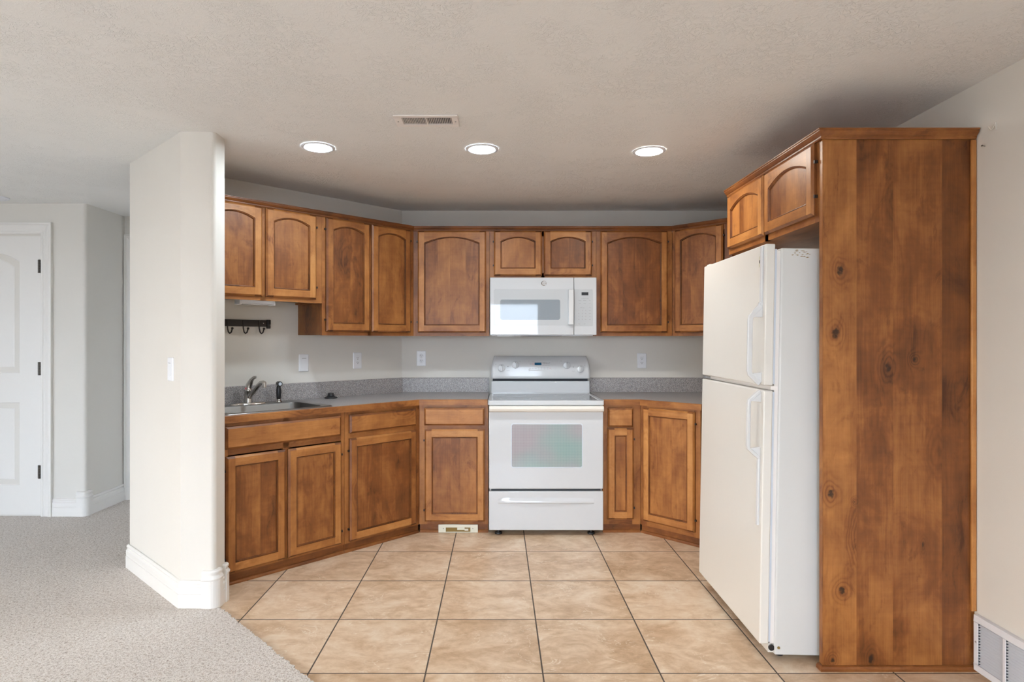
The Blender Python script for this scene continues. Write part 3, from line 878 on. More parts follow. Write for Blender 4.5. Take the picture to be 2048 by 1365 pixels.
# back run, beside the range
cab = thing('base_cabinet', 'wooden base cabinet with drawer and door over a floor register, beside the range', 'cabinet', 'B', (-0.3, 0, 0), G_LO)
xa, xb = bx, -0.066
m = M(); m.prism([(xa + .01, -BD + FT), (xb, -BD + FT), (xb, -.003), (CX + .13, -.003)], .056, CE - .002, grain='z', tone=-.3); m.build('carcass', WOOD, cab)
face_frame(cab, xa + .001, xb, .056, CE - .001, -BD, [(xa + .001, xa + .055), (xb - .04, xb)], [(xa + .055, xb - .04, .056, .09), (xa + .055, xb - .04, .69, .735), (xa + .055, xb - .04, .835, CE - .001)], 0.1)
drawer_front(cab, -0.497, -0.091, DR0 - .003, DR1 + .002, -BD - DT, 0.45)
cab_door(cab, -0.494, -0.090, .078, .699, -BD - DT, False, 'l', tone=0.3, stile=0.056, trail=0.058)
toe(cab, xa + .004, xb, -BD)
# narrow base on the other side of the range
cab = thing('base_cabinet', 'narrow wooden base cabinet with a small drawer, between range and diagonal corner cabinet', 'cabinet', 'B', (0.83, 0, 0), G_LO)
xa, xb = 0.708, 0.963
m = M(); m.box(xa, xb - .001, -BD + FT, -.003, .056, CE - .002, grain='z', tone=-.3); m.build('carcass', WOOD, cab)
face_frame(cab, xa, xb, .056, CE - .001, -BD, [(xa, xa + .04), (xb - .056, xb)], [(xa + .04, xb - .056, .056, .10), (xa + .04, xb - .056, .69, .735), (xa + .04, xb - .056, .835, CE - .001)], 0.0)
drawer_front(cab, 0.740, 0.911, .716, DR1, -BD - DT, 0.25)
cab_door(cab, 0.737, 0.914, .093, .707, -BD - DT, False, 'r', tone=0.25, stile=0.056, boards=1, trail=0.056)
toe(cab, xa, xb, -BD)
# diagonal base
FR['D'] = ((0.963, CY - BD), math.radians(-45)); DL = 0.43
Di = frame('D').inverted()
def toD(x, y): return tuple((Di @ Vector((x, y, 0)))[:2])
dx_, dy_ = 0.963 + DL * R2, CY - BD - DL * R2
cab = thing('base_cabinet', 'single-door diagonal wooden base cabinet beside the refrigerator', 'cabinet', 'D', (DL / 2, 0, 0), G_LO)
m = M(); m.prism([(0.016, FT), (DL - .002, FT), toD(WX - .004, dy_ + .002), toD(WX - .004, CY - .004), toD(.966, CY - .004)], .056, CE - .002, grain='z', tone=-.3); m.build('carcass', WOOD, cab)
face_frame(cab, 0.002, DL, .056, CE - .001, 0.0, [(0.002, .05), (DL - .045, DL)], [(.05, DL - .045, .056, .11), (.05, DL - .045, .835, CE - .001)], 0.0)
cab_door(cab, 0.025, 0.397, .090, .847, -DT, False, 'r', tone=0.3, trail=0.056)
toe(cab, 0.004, DL, 0.0)

# ---------------- countertops
OV = 0.018   # overhang
SINK = (-1.555, -0.905, -0.560, -0.045)     # rim outline in the angled run (x0,x1,y0,y1)
yo = -(LBD + OV)
top = thing('countertop', 'grey speckled countertop with wooden edging along the angled wall and up to the range', 'countertop', 'O', (-0.7, 4.3, CT))
cxr = (CX - CY) + (LBD + OV) / R2 + (CY - BD - OV)      # corner of the two counter fronts
cf = (cxr, CY - BD - OV)
tcf = -((Vector(cf) - Vector((CX, CY))).dot(Vector((-R2, -R2))))
m = M(); Z0, Z1 = CE + .002, CT
def Lpoly(pts): return [Lw(*p) for p in pts]
ho = 0.018
hx0, hx1, hy0, hy1 = SINK[0] + ho, SINK[1] - ho, SINK[2] + ho, SINK[3] - ho
m.prism(Lpoly([(hx1, yo + .018), (tcf, yo + .018), (-.001, -.002), (hx1, -.002)]), Z0, Z1)
m.prism(Lpoly([(-1.590, yo + .018), (hx1, yo + .018), (hx1, hy0), (-1.590, hy0)]), Z0, Z1)
m.prism(Lpoly([(-1.590, hy1), (hx1, hy1), (hx1, -.002), (-1.590, -.002)]), Z0, Z1)
m.prism(Lpoly([(-1.590, hy0), (hx0, hy0), (hx0, hy1), (-1.590, hy1)]), Z0, Z1)
m.prism([Lw(tcf, yo + .018), (cf[0] + .0, cf[1] + .018), (-.070, cf[1] + .018), (-.070, CY - .002), (CX + .002, CY - .002)], Z0, Z1)
m.build('laminate_top', LAM, top)
m = M(); m.sweep([Lw(-1.590, yo + .019), Lw(tcf, yo + .019), (-.070, cf[1] + .019)], [(0, CE), (.019, CE), (.019, CT - .003), (.016, CT + .0004), (0, CT + .0004)], grain='x', tone=-.05); m.build('wooden_edging', WOOD, top)
SPZ = 1.012
m = M(); m.sweep([Lw(-1.590, -.002), (CX + .001, CY - .002), (-.070, CY - .002)], [(0, CT), (.019, CT), (.019, SPZ - .004), (.015, SPZ), (0, SPZ)]); m.build('backsplash', LAM, top)

top = thing('countertop', 'grey speckled corner countertop between the range and the refrigerator', 'countertop', 'O', (1.2, 4.3, CT))
ya = CY - BD - OV
m = M(); e2 = (0.963 - OV * math.tan(math.radians(22.5)), ya)
d2p = (e2[0] + (DL + .006) * R2, e2[1] - (DL + .006) * R2)
m.prism([(0.708, ya + .018), (e2[0] + .008, ya + .018), (d2p[0] + .013, d2p[1] + .013), (WX - .003, d2p[1] + .013), (WX - .003, CY - .002), (0.708, CY - .002)], Z0, Z1)
m.build('laminate_top', LAM, top)
m = M(); m.sweep([(0.708, ya + .019), (e2[0] + .0079, ya + .019), (d2p[0] + .0133, d2p[1] + .0133)], [(0, CE), (.019, CE), (.019, CT - .003), (.016, CT + .0004), (0, CT + .0004)], grain='x', tone=-.1); m.build('wooden_edging', WOOD, top)
m = M(); m.sweep([(0.708, CY - .002), (WX - .003, CY - .002)], [(0, CT), (.019, CT), (.019, SPZ - .004), (.015, SPZ), (0, SPZ)]); m.build('backsplash', LAM, top)

# ---------------- sink, faucet, sprayer, stopper
x0, x1, y0, y1 = SINK
sk = thing('kitchen_sink', 'drop-in stainless steel sink set in the grey countertop', 'sink', 'L', ((x0 + x1) / 2, -0.3, CT))
m = M(); n = 6
bw = (x0 + .045, x1 - .045, y0 + .035, y1 - .125)
def L3(a, z): return [(p[0], p[1], z) for p in a]
m.loops([L3(rrect(x0, x1, y0, y1, .03, n), CT + .0012), L3(rrect(x0 + .004, x1 - .004, y0 + .004, y1 - .004, .028, n), CT + .006),
         L3(rrect(x0 + .016, x1 - .016, y0 + .016, y1 - .016, .025, n), CT + .0065), L3(rrect(x0 + .022, x1 - .022, y0 + .022, y1 - .022, .022, n), CT + .004),
         L3(rrect(*bw, .06, n), CT + .004)])
m.build('rim', STEEL, sk)
m = M()
m.loops([L3(rrect(*bw, .06, n), CT + .004), L3(rrect(bw[0] + .005, bw[1] - .005, bw[2] + .005, bw[3] - .005, .057, n), CT - .002),
         L3(rrect(bw[0] + .012, bw[1] - .012, bw[2] + .012, bw[3] - .012, .055, n), CT - .14),
         L3(rrect(bw[0] + .03, bw[1] - .03, bw[2] + .03, bw[3] - .03, .05, n), CT - .165),
         L3(rrect((bw[0] + bw[1]) / 2 - .05, (bw[0] + bw[1]) / 2 + .05, (bw[2] + bw[3]) / 2 - .05, (bw[2] + bw[3]) / 2 + .05, .045, n), CT - .170)], cap1=True)
m.build('bowl', STEELD, sk)
m = M(); m.lathe([(.044, 0), (.042, .002), (.03, .001), (.012, .004)], ((bw[0] + bw[1]) / 2, (bw[2] + bw[3]) / 2, CT - .1705)); m.build('drain', CHROME, sk)

fx_, fy_ = -1.236, -0.105
fz = CT + .0045
fc = thing('faucet', 'chrome single-lever faucet standing on the sink rim', 'faucet', 'L', (fx_, fy_, fz))
m = M(); m.loops([L3(rrect(fx_ - .115, fx_ + .115, fy_ - .028, fy_ + .028, .027, 6), fz), L3(rrect(fx_ - .112, fx_ + .112, fy_ - .026, fy_ + .026, .025, 6), fz + .008), L3(rrect(fx_ - .09, fx_ + .09, fy_ - .018, fy_ + .018, .017, 6), fz + .012)], cap0=True, cap1=True); m.build('base_plate', CHROME, fc)
m = M(); m.lathe([(.026, .010), (.025, .03), (.023, .075), (.0245, .080), (.0245, .088), (.022, .098), (.012, .104)], (fx_, fy_, fz)); m.build('body', CHROME, fc)
m = M(); m.tube([(fx_, fy_ - .015, fz + .045), (fx_ + .003, fy_ - .06, fz + .075), (fx_ + .006, fy_ - .12, fz + .115), (fx_ + .008, fy_ - .165, fz + .138), (fx_ + .009, fy_ - .195, fz + .142), (fx_ + .010, fy_ - .212, fz + .138)], [.0145, .015, .0145, .0135, .013, .0125], 12); m.tube([(fx_ + .010, fy_ - .205, fz + .142), (fx_ + .010, fy_ - .210, fz + .112)], .0125, 12); m.build('spout', CHROME, fc)
m = M(); m.tube([(fx_, fy_, fz + .095), (fx_ + .004, fy_ - .006, fz + .120), (fx_ + .012, fy_ - .02, fz + .150), (fx_ + .022, fy_ - .036, fz + .166), (fx_ + .030, fy_ - .046, fz + .168)], [.022, .019, .013, .010, .008], 12); m.build('lever', CHROME, fc)
m = M(); m.lathe([(.007, 0), (.007, .003), (.004, .004)], (fx_ - .018, fy_ - .010, fz + .098), axis='-y', seg=12); m.build('temperature_button', INKR, fc)

sx_, sy_ = -1.04, -0.105
sp = thing('sink_sprayer', 'black side sprayer with a chrome collar on the sink rim', 'sprayer', 'L', (sx_, sy_, fz))
m = M(); m.lathe([(.024, 0), (.022, .006), (.014, .012), (.012, .018)], (sx_, sy_, fz)); m.build('collar', CHROME, sp)
m = M(); m.lathe([(.011, .014), (.014, .022), (.016, .05), (.0165, .075), (.013, .098), (.011, .108)], (sx_, sy_, fz), seg=16); m.tube([(sx_, sy_ + .012, fz + .118), (sx_, sy_ - .02, fz + .116)], [.014, .0165], 16); m.build('handle', BLACK, sp)
m = M(); m.lathe([(.011, 0), (.010, .003), (.004, .002)], (sx_, sy_ - .020, fz + .116), axis='-y', seg=14); m.build('nozzle', GASKET, sp)

sxp, syp = -0.652, -0.075
m = M(); m.lathe([(.044, 0), (.045, .004), (.043, .008), (.030, .011), (.023, .020), (.020, .027), (.020, .034), (.018, .036)], (sxp, syp, CT + .0005), seg=28)
solo(m, 'drain_stopper', BLACK, 'black rubber drain stopper lying on the grey countertop against the backsplash', 'stopper', 'L', (sxp, syp, CT))

# ---------------- under-cabinet light, hook rail, wall plates
ul = thing('undercabinet_light', 'white plastic light fixture fixed under the short wall cabinet', 'light fixture', 'L', (-1.243, -.225, 1.53))
m = M(); m.box(-1.352, -1.135, -.262, -.185, 1.519, 1.5515); m.box(-1.352, -1.338, -.265, -.185, 1.511, 1.535); m.box(-1.149, -1.135, -.265, -.185, 1.511, 1.535); m.build('housing', PLATE, ul, bevel=.003)
m = M(); m.box(-1.337, -1.150, -.260, -.190, 1.513, 1.519); m.build('lens', APPL_P, ul, bevel=.002)

hr = thing('hook_rail', 'dark iron hook rail with curled ends on the wall above the sink', 'hook rail', 'L', (-1.28, 0, 1.407))
m = M(); m.box(-1.500, -1.075, -.012, -.004, 1.387, 1.430); m.build('bar', IRON, hr, bevel=.002)
for xe in (-1.066, -1.509):
    m = M(); m.lathe([(.013, 0), (.014, .006), (.014, .031), (.012, .033)], (xe, -.014, 1.400), seg=14); m.lathe([(.012, 0), (.013, .004), (.013, .021), (.011, .024)], (xe, -.013, 1.375), seg=14); m.build('end_scroll', IRON, hr)
for i, xh in enumerate((-1.128, -1.230, -1.327, -1.425)):
    m = M()
    pts = [(xh, -.015, 1.425), (xh, -.0155, 1.405), (xh, -.017, 1.375), (xh + .002, -.024, 1.352), (xh + .006, -.036, 1.342), (xh + .010, -.048, 1.349), (xh + .013, -.053, 1.365), (xh + .014, -.055, 1.372)]
    m.tube(pts, .0042, 8); m.lathe([(.002, -.008), (.007, -.005), (.008, 0), (.006, .005), (.002, .007)], (xh + .014, -.055, 1.374), seg=10); m.build('hook', IRON, hr)
m = M(); m.lathe([(.003, 0), (.003, .002), (.001, .003)], (-1.098, -.012, 1.410), axis='-y', seg=10); m.build('screw', CHROME, hr)

def wall_plate(name, label, cat, run, x, z, kind, group):
    t = thing(name, label, cat, run, (x, 0, z), group)
    m = M(); y = 0.0; w_, h_ = .0355, .0585
    m.loops([[(px, y - d_, pz) for px, pz in rrect(x - w_ + i_, x + w_ - i_, z - h_ + i_, z + h_ - i_, .004, 3)] for i_, d_ in ((0, .0), (0, .003), (.004, .006))], cap1=True, smooth=False); m.build('cover_plate', PLATE, t)
    if kind == 'switch':
        m = M(); m.box(x - .0165, x + .0165, y - .0075, y - .0055, z - .033, z + .033); m.build('rocker', PLATE, t, bevel=.001)
        m = M(); m.box(x - .0155, x + .0155, y - .0082, y - .0075, z + .030, z + .0320); m.build('indicator_slot', INK, t)
    else:
        if kind == 'decora':
            m = M(); m.box(x - .0165, x + .0165, y - .0075, y - .0055, z - .033, z + .033); m.build('receptacle', PLATE, t, bevel=.001)
        for s_ in (-1, 1):
            zc = z + s_ * (.0165 if kind == 'decora' else .0195)
            if kind != 'decora':
                m = M(); m.lathe([(.0165, 0), (.016, .0015), (.015, .002)], (x, y - .0055, zc), axis='-y', seg=20); m.build('receptacle', PLATE, t)
            m = M(); ys = y - .0082
            m.box(x - .0075, x - .0052, ys, ys + .001, zc - .001, zc + .0085); m.box(x + .0052, x + .0075, ys, ys + .001, zc - .001, zc + .0075)
            m.lathe([(.0028, 0), (.0028, .0006)], (x, ys + .0005, zc - .0075), axis='-y', seg=10); m.build('slots', BLACK, t)
    return t
wall_plate('light_switch', 'white rocker light switch on the angled wall beside the sink', 'light switch', 'L', -.815, 1.146, 'switch', None)
wall_plate('wall_outlet', 'white rectangular outlet on the angled wall between switch and corner', 'outlet', 'L', -.396, 1.153, 'decora', 'kitchen outlets')
wall_plate('wall_outlet', 'white outlet with round sockets on the back wall between corner and range', 'outlet', 'B', -.594, 1.160, 'round', 'kitchen outlets')
wall_plate('wall_outlet', 'white rectangular outlet on the back wall between range and refrigerator', 'outlet', 'B', 1.113, 1.142, 'decora', 'kitchen outlets')
pdir = Vector((-1.530 + 2.092, 2.930 - 3.452)).normalized()
FR['P'] = ((-2.092, 3.452), math.atan2(pdir.y, pdir.x))
wall_plate('light_switch', 'white rocker light switch on the slanted face of the wall end near the carpet', 'light switch', 'P', 0.640, 1.155, 'switch', None)

# ---------------- toe-kick register, wall grille, ceiling vent, lights
rg = thing('floor_register', 'cream metal toe-kick register below the base cabinet beside the range', 'register', 'B', (-.269, -.61, 0))
yr = -BD - .004
m = M()
m.box(-.402, -.352, yr - .006, yr, .002, .056); m.box(-.186, -.136, yr - .006, yr, .002, .056); m.box(-.352, -.186, yr - .006, yr, .036, .056); m.box(-.352, -.186, yr - .004, yr, .002, .007); m.build('faceplate', REGC, rg, bevel=.0015)
m = M(); m.box(-.352, -.186, yr - .001, yr + .004, .007, .036); m.build('opening', RUST, rg)
m = M(); m.box(-.275, -.225, yr - .012, yr - .006, .022, .040); m.box(-.225, -.200, yr - .010, yr - .006, .016, .030); m.build('damper_lever', REGC, rg, bevel=.001)
for xs_ in (-.368, -.170):
    m = M(); m.lathe([(.004, 0), (.003, .002)], (xs_, yr - .006, .030), axis='-y', seg=10); m.build('screw', STEEL, rg)

# return-air grille, in frame 'W': x=-Y, y = X-WX
GY0, GY1 = 1.83, 2.372
wg = thing('return_air_grille', 'white louvred return-air grille at the foot of the wall beside the wooden end panel', 'grille', 'W', (-2.1, 0, 0))
gx0, gx1, gz0, gz1 = -GY1, -GY0, .012, .228
yg = -.020
m = M(); fw = .021
m.box(gx0, gx1, yg, -.001, gz1 - .026, gz1); m.box(gx0, gx1, yg, -.001, gz0, gz0 + .026)
m.box(gx0, gx0 + fw, yg, -.001, gz0 + .026, gz1 - .026); m.box(gx1 - fw, gx1, yg, -.001, gz0 + .026, gz1 - .026)
bays = 4; bwid = (gx1 - gx0 - 2 * fw - 3 * .014) / bays
for i in range(3):
    a = gx0 + fw + (bwid + .014) * i + bwid; m.box(a, a + .014, yg, -.004, gz0 + .026, gz1 - .026)
m.build('frame', VENTW, wg, bevel=.0012)
m = M(); m.box(gx0 + fw, gx1 - fw, -.003, -.001, gz0 + .026, gz1 - .026)
for i in range(bays):
    a = gx0 + fw + (bwid + .014) * i
    m.box(a + .0002, a + .0012, yg + .002, -.003, gz0 + .026, gz1 - .026)  # near-black sheet and slips stand in for shade inside the open duct
m.build('duct_shade', DARK, wg)
for i in range(bays):
    a = gx0 + fw + (bwid + .014) * i
    m = M(); ns = 15; hh = (gz1 - gz0 - .052) / ns
    for q in range(ns):
        z = gz0 + .026 + hh * q
        m.poly([(a, yg + .001, z), (a + bwid, yg + .001, z), (a + bwid, yg + .0175, z + hh * .74), (a, yg + .0175, z + hh * .74)])
        m.poly([(a, yg + .001, z), (a + bwid, yg + .001, z), (a + bwid, yg + .002, z - .001), (a, yg + .002, z - .001)])
    m.build('louvres', VENTW, wg)
m = M(); m.lathe([(.004, 0), (.003, .002)], (gx0 + .011, yg, .125), axis='-y', seg=10); m.build('screw', STEEL, wg)

cv = thing('ceiling_vent', 'white louvred ceiling vent in front of the recessed lights', 'vent', 'O', (-.325, 2.776, ZC))
vx0, vx1, vy0, vy1 = -.470, -.180, 2.706, 2.846
m = M(); ft = .022; z0, z1 = ZC - .007, ZC - .0005
m.box(vx0, vx1, vy0, vy0 + ft, z0, z1); m.box(vx0, vx1, vy1 - ft - .01, vy1, z0, z1); m.box(vx0, vx0 + .036, vy0 + ft, vy1 - ft - .01, z0, z1); m.box(vx1 - .030, vx1, vy0 + ft, vy1 - ft - .01, z0, z1); m.box(-.329, -.322, vy0 + ft, vy1 - ft - .01, z0, z1)
m.build('frame', VENTC, cv, bevel=.002)
m = M(); m.box(vx0 + .036, vx1 - .03, vy0 + ft, vy1 - ft - .01, ZC - .0015, ZC - .0005); m.build('duct_shade', DARK, cv)  # near-black sheet in place of the shaded duct above the slots
for (a, b_, sg) in ((vx0 + .036, -.329, 1), (-.322, vx1 - .03, -1)):
    m = M(); ns = 14
    for q in range(ns):
        x = a + (b_ - a) * (q + .5) / ns
        m.poly([(x - .0022, vy0 + ft, ZC - .0065), (x - .0022, vy1 - ft - .01, ZC - .0065), (x + .0010, vy1 - ft - .01, ZC - .0018), (x + .0010, vy0 + ft, ZC - .0018)])
    m.build('louvres', VENTC, cv)
for xs_ in (vx0 + .014, vx1 - .014):
    m = M(); m.lathe([(.004, 0), (.003, -.002)], (xs_, 2.776, z0), seg=10); m.build('screw', STEEL, cv)

LIGHTS = [(-.936, 3.160, (0.80, 0.92, 1.0), 'recessed ceiling light nearest the sink wall'), (-.084, 3.190, (0.80, 0.92, 1.0), 'middle recessed ceiling light, in front of the microwave'), (.802, 3.225, (1.0, 0.94, 0.84), 'warmer recessed ceiling light nearest the refrigerator')]
for lx, ly, lc, lab in LIGHTS:
    t = thing('recessed_light', 'round white lit ' + lab, 'ceiling light', 'O', (lx, ly, ZC), 'recessed ceiling lights')
    m = M(); m.lathe([(.086, -.0005), (.084, -.005), (.074, -.008), (.069, -.006), (.069, -.002)], (lx, ly, ZC), seg=40, caps=False); m.build('trim_ring', VENTW, t)
    m = M(); m.lathe([(.070, -.0025), (.050, -.0045), (.02, -.0055)], (lx, ly, ZC), seg=40); m.build('lens', emitter('lit_lens_%0.2f' % lc[2], lc, 122.0), t)

m = M(); m.lathe([(.072, 0), (.072, -.006), (.066, -.010), (.060, -.010), (.056, -.007), (.050, -.010), (.030, -.020), (.026, -.021)], (-3.520, 4.268, ZC - .0005), seg=36)
solo(m, 'smoke_detector', VENTW, 'round white smoke detector on the ceiling above the hall door', 'smoke detector', 'O', (-3.52, 4.268, ZC))

# adhesive hook and nail on the wall by the end panel (frame W)
hk = thing('adhesive_hook', 'small clear adhesive hook high on the wall beside the wooden end panel', 'hook', 'W', (-2.292, 0, 2.10))
m = M(); m.box(-2.298, -2.286, -.004, -.001, 2.092, 2.120); m.build('pad', WALL, hk, bevel=.001)
m = M(); m.tube([(-2.292, -.004, 2.112), (-2.292, -.010, 2.100), (-2.292, -.018, 2.094), (-2.292, -.024, 2.098), (-2.292, -.026, 2.106)], .0022, 8); m.build('hook', CLEARH, hk)
m = M(); m.tube([(-2.340, -.001, 2.046), (-2.340, -.012, 2.048)], [.0018, .0018], 8); m.lathe([(.004, 0), (.004, .001)], (-2.340, -.012, 2.048), axis='-y', seg=8)
solo(m, 'nail', STEEL, 'small nail in the wall below the clear adhesive hook', 'nail', 'W', (-2.34, 0, 2.047))

# ================================================================== RANGE
X0, X1 = -0.060, 0.699
RY = 4.030                          # front of door skin
rn = thing('range', 'white freestanding electric range with oven window between the base cabinets', 'range', 'O', (.319, 4.36, 0))
m = M(); m.box(X0 + .004, X1 - .004, RY + .035, 4.66, .045, .868); m.build('body', APPL, rn, bevel=.003)
# cooktop: white frame with black-grey glass
m = M(); cz = .9005
m.box(X0 - .001, X1 + .001, RY - .012, RY + .030, .868, cz); m.box(X0 - .001, X0 + .028, RY + .030, 4.59, .868, cz); m.box(X1 - .028, X1 + .001, RY + .030, 4.59, .868, cz); m.box(X0, X1, 4.56, 4.60, .868, cz)
m.build('cooktop_frame', APPL, rn, bevel=.006, segs=3)
m = M(); m.box(X0 + .026, X1 - .026, RY + .028, 4.562, .880, cz - .003); gl = m.build('glass_top', GLASSTOP, rn)
for (bx_, by_, br) in ((.12, 4.17, .105), (.52, 4.17, .085), (.12, 4.43, .085), (.52, 4.43, .105)):
    m = M(); zb = cz - .0027
    m.loops([[(bx_ + rr * math.cos(2 * math.pi * q / 40), by_ + rr * math.sin(2 * math.pi * q / 40), zb) for q in range(40)] for rr in (br, br - .003)]); m.build('burner_ring', PADG, gl)
# riser and control panel
m = M()
prof = [(4.600, .890), (4.600, .905), (4.606, .925), (4.614, .984), (4.620, .990), (4.655, .990), (4.655, .890)]
m.loops([[(x, y, z) for y, z in prof] for x in (X0 + .010, X1 - .004)], cap0=True, cap1=True, smooth=False); m.build('riser', APPL, rn, bevel=.002)
m = M(); m.box(X0 + .02, X1 - .015, 4.640, 4.685, .988, 1.012); m.build('vent_slot', DARK, rn)
def bg(x, y, z): return (x, y, z)
m = M()
n = 16; loops = []
for i in range(n + 1):
    u = i / n
    z = 1.010 + .170 * u
    # front leans back, rolling over at the top; ends narrow towards the top
    y = 4.590 + .010 * u + .055 * max(0, (u - .55) / .45) ** 2.2
    ins = .004 + .022 * u ** 2.6
    if i == 0: y += .006
    a, b_ = X0 + .004 + ins, X1 + .004 - ins
    loops.append([(a, 4.690, z), (a, y + .02, z), (a + .008, y + .004, z), (a + .02, y, z), (b_ - .02, y, z), (b_ - .008, y + .004, z), (b_, y + .02, z), (b_, 4.690, z)])
m.loops(loops, cap0=True, cap1=True); m.build('control_panel', APPL_P, rn)
def pf(z):
    u = (z - 1.010) / .170; return 4.590 + .010 * u + .055 * max(0, (u - .55) / .45) ** 2.2
m = M(); yd = pf(1.11) - .0008
m.loops([[(px, pf(pz) - dd, pz) for px, pz in rrect(.230 + ii, .407 - ii, 1.068 + ii, 1.146 - ii, .006, 4)] for ii, dd in ((0, .0), (0, .0015), (.002, .0015), (.002, .0009))], cap1=True, smooth=False); dp = m.build('display_panel', APPL_P, rn)
m = M()
for pz0, pz1 in ((1.113, 1.1315),): m.poly([(.277, pf(pz0) - .0022, pz0), (.329, pf(pz0) - .0022, pz0), (.329, pf(pz1) - .0022, pz1), (.277, pf(pz1) - .0022, pz1)])
m.build('clock_display', LCD, dp)
m = M()
def lab(m, s, size, x, z, mi=0, shear=0.0): m.text(s, size, (x, pf(z) - .0026, z), mi, shear=shear)
lab(m, 'Whirlpool', .0135, .363, 1.128, 0, .25)
lab(m, 'SELF-CLEANING OVEN', .0052, .364, 1.112)
for s_, x in (('BAKE', .243), ('BROIL', .263), ('CLEAN', .284)): lab(m, s_, .0055, x, 1.088)
for s_, x in (('TEMP', .306), ('TIMER', .328), ('CLOCK', .352), ('START', .375)): lab(m, s_, .0055, x, 1.092); lab(m, s_[:2] == 'TE' and 'UP' or 'SET', .0055, x, 1.083)
lab(m, 'CONTROL', .0045, .267, 1.140); lab(m, 'OVEN', .005, .246, 1.126); lab(m, 'LOCK', .005, .246, 1.118)
m.text('OFF', .0055, (.394, pf(1.088) - .0026, 1.088), 1)
m.loops([[(.265 + rr * math.cos(2 * math.pi * q / 24), pf(1.122) - .0026, 1.122 + rr * math.sin(2 * math.pi * q / 24)) for q in range(24)] for rr in (.0075, .0062)], mi=1, smooth=False)
m.build('lettering', [INK, INKR], dp)
for kx, kz in ((.026, 1.090), (.131, 1.114), (.520, 1.111), (.622, 1.083)):
    y = pf(kz)
    m = M(); m.lathe([(.027, -.004), (.027, .004), (.024, .008), (.021, .009)], (kx, y, kz), axis='-y', seg=28)
    m.loops([[(kx + px, y - d_, kz + pz) for px, pz in rrect(-.007 + i_, .007 - i_, -.024 + i_, .024 - i_, .0065 - i_ * .5, 4)] for i_, d_ in ((0, .006), (.0005, .022), (.002, .025))], cap1=True)
    kb = m.build('knob', APPL_P, rn)
    m = M(); m.box(kx - .0025, kx + .0025, y - .0256, y - .0248, kz + .016, kz + .0215); m.build('pointer_mark', INK, kb)
m = M()
for kx, kz in ((.026, 1.090), (.131, 1.114), (.520, 1.111), (.622, 1.083)):
    for q in range(13):
        t_ = math.radians(-30 + 20 * q); cx_, cz_ = kx + .0315 * math.sin(t_), kz + .0315 * math.cos(t_)
        m.poly([(cx_ - .0008, pf(cz_) - .0012, cz_ - .0008), (cx_ + .0008, pf(cz_) - .0012, cz_ - .0008), (cx_ + .0008, pf(cz_) - .0012, cz_ + .0008), (cx_ - .0008, pf(cz_) - .0012, cz_ + .0008)])
for kx, kz in ((.075, 1.102), (.570, 1.098)): m.lathe([(.0035, 0), (.002, .002)], (kx, pf(kz), kz), axis='-y', seg=10)
for s_, kx, kz in (('LF', -.016, 1.118), ('LR', .166, 1.140), ('RR', .480, 1.142), ('RF', .657, 1.112)): m.text(s_, .008, (kx, pf(kz) - .0012, kz))
m.text('SURFACE', .006, (.076, pf(1.070) - .0012, 1.070)); m.text('SURFACE', .006, (.571, pf(1.068) - .0012, 1.068))
m.build('dial_markings', INK, rn)
# oven door
od = M(); od.box(X0, X1, RY, RY + .034, .312, .826); od = od.build('oven_door', APPL, rn, bevel=.006, segs=3)
m = M(); m.box(X0 + .015, X1 - .015, RY + .030, RY + .038, .826, .868); m.build('door_gap', DARK, rn)
m = M()
m.loops([[(px, RY - dd, pz) for px, pz in rrect(.086 + ii, .563 - ii, .452 + ii, .747 - ii, .014, 5)] for ii, dd in ((0, .0002), (.003, .0012), (.006, .0004))], smooth=False); m.build('window_surround', GASKET, od)
m = M()
m.loops([[(px, RY - .0006, pz) for px, pz in rrect(.092, .557, .458, .741, .010, 5)]], cap1=True); m.face(list(range(len(m.v)))); m.build('oven_window', OVENG, od)
# handle: full-width rounded bar
m = M(); hp = [(RY + .004, .822), (RY - .020, .826), (RY - .034, .834), (RY - .038, .846), (RY - .034, .860), (RY - .022, .866), (RY + .006, .866)]
m.loops([[(x, y, z) for y, z in hp] for x in (X0 + .001, X0 + .012, X1 - .012, X1 - .001)], cap0=True, cap1=True, smooth=False); m.build('door_handle', CREAM, od, bevel=.003)
# storage drawer with an embossed pull
m = M(); m.box(X0, X1, RY, RY + .034, .038, .297); sd = m.build('storage_drawer', APPL, rn, bevel=.005, segs=3)
m = M(); m.box(X0 + .015, X1 - .015, RY + .020, RY + .036, .295, .314); m.build('drawer_gap', DARK, rn)
m = M(); ls = []
for i in range(21):
    u = i / 20; x = X0 + .062 + (X1 - X0 - .124) * u; e = math.sin(math.pi * u) ** 0.5
    hgt = .006 * e
    ls.append([(x, RY - .0002, .215), (x, RY - .0105 * e, .219), (x, RY - .0125 * e, .223), (x, RY - .009 * e, .231 + hgt), (x, RY - .003 * e, .243 + hgt), (x, RY - .0002, .250 + hgt)])
m.loops(ls, closed=False); m.build('drawer_pull', APPL, sd)
for fx2 in (.003, .626):
    for fy2 in (4.085, 4.60):
        m = M(); m.lathe([(.024, 0), (.026, .006), (.024, .011), (.010, .014), (.009, .050)], (fx2, fy2, .0005), seg=16); m.build('foot', BLACK, rn)

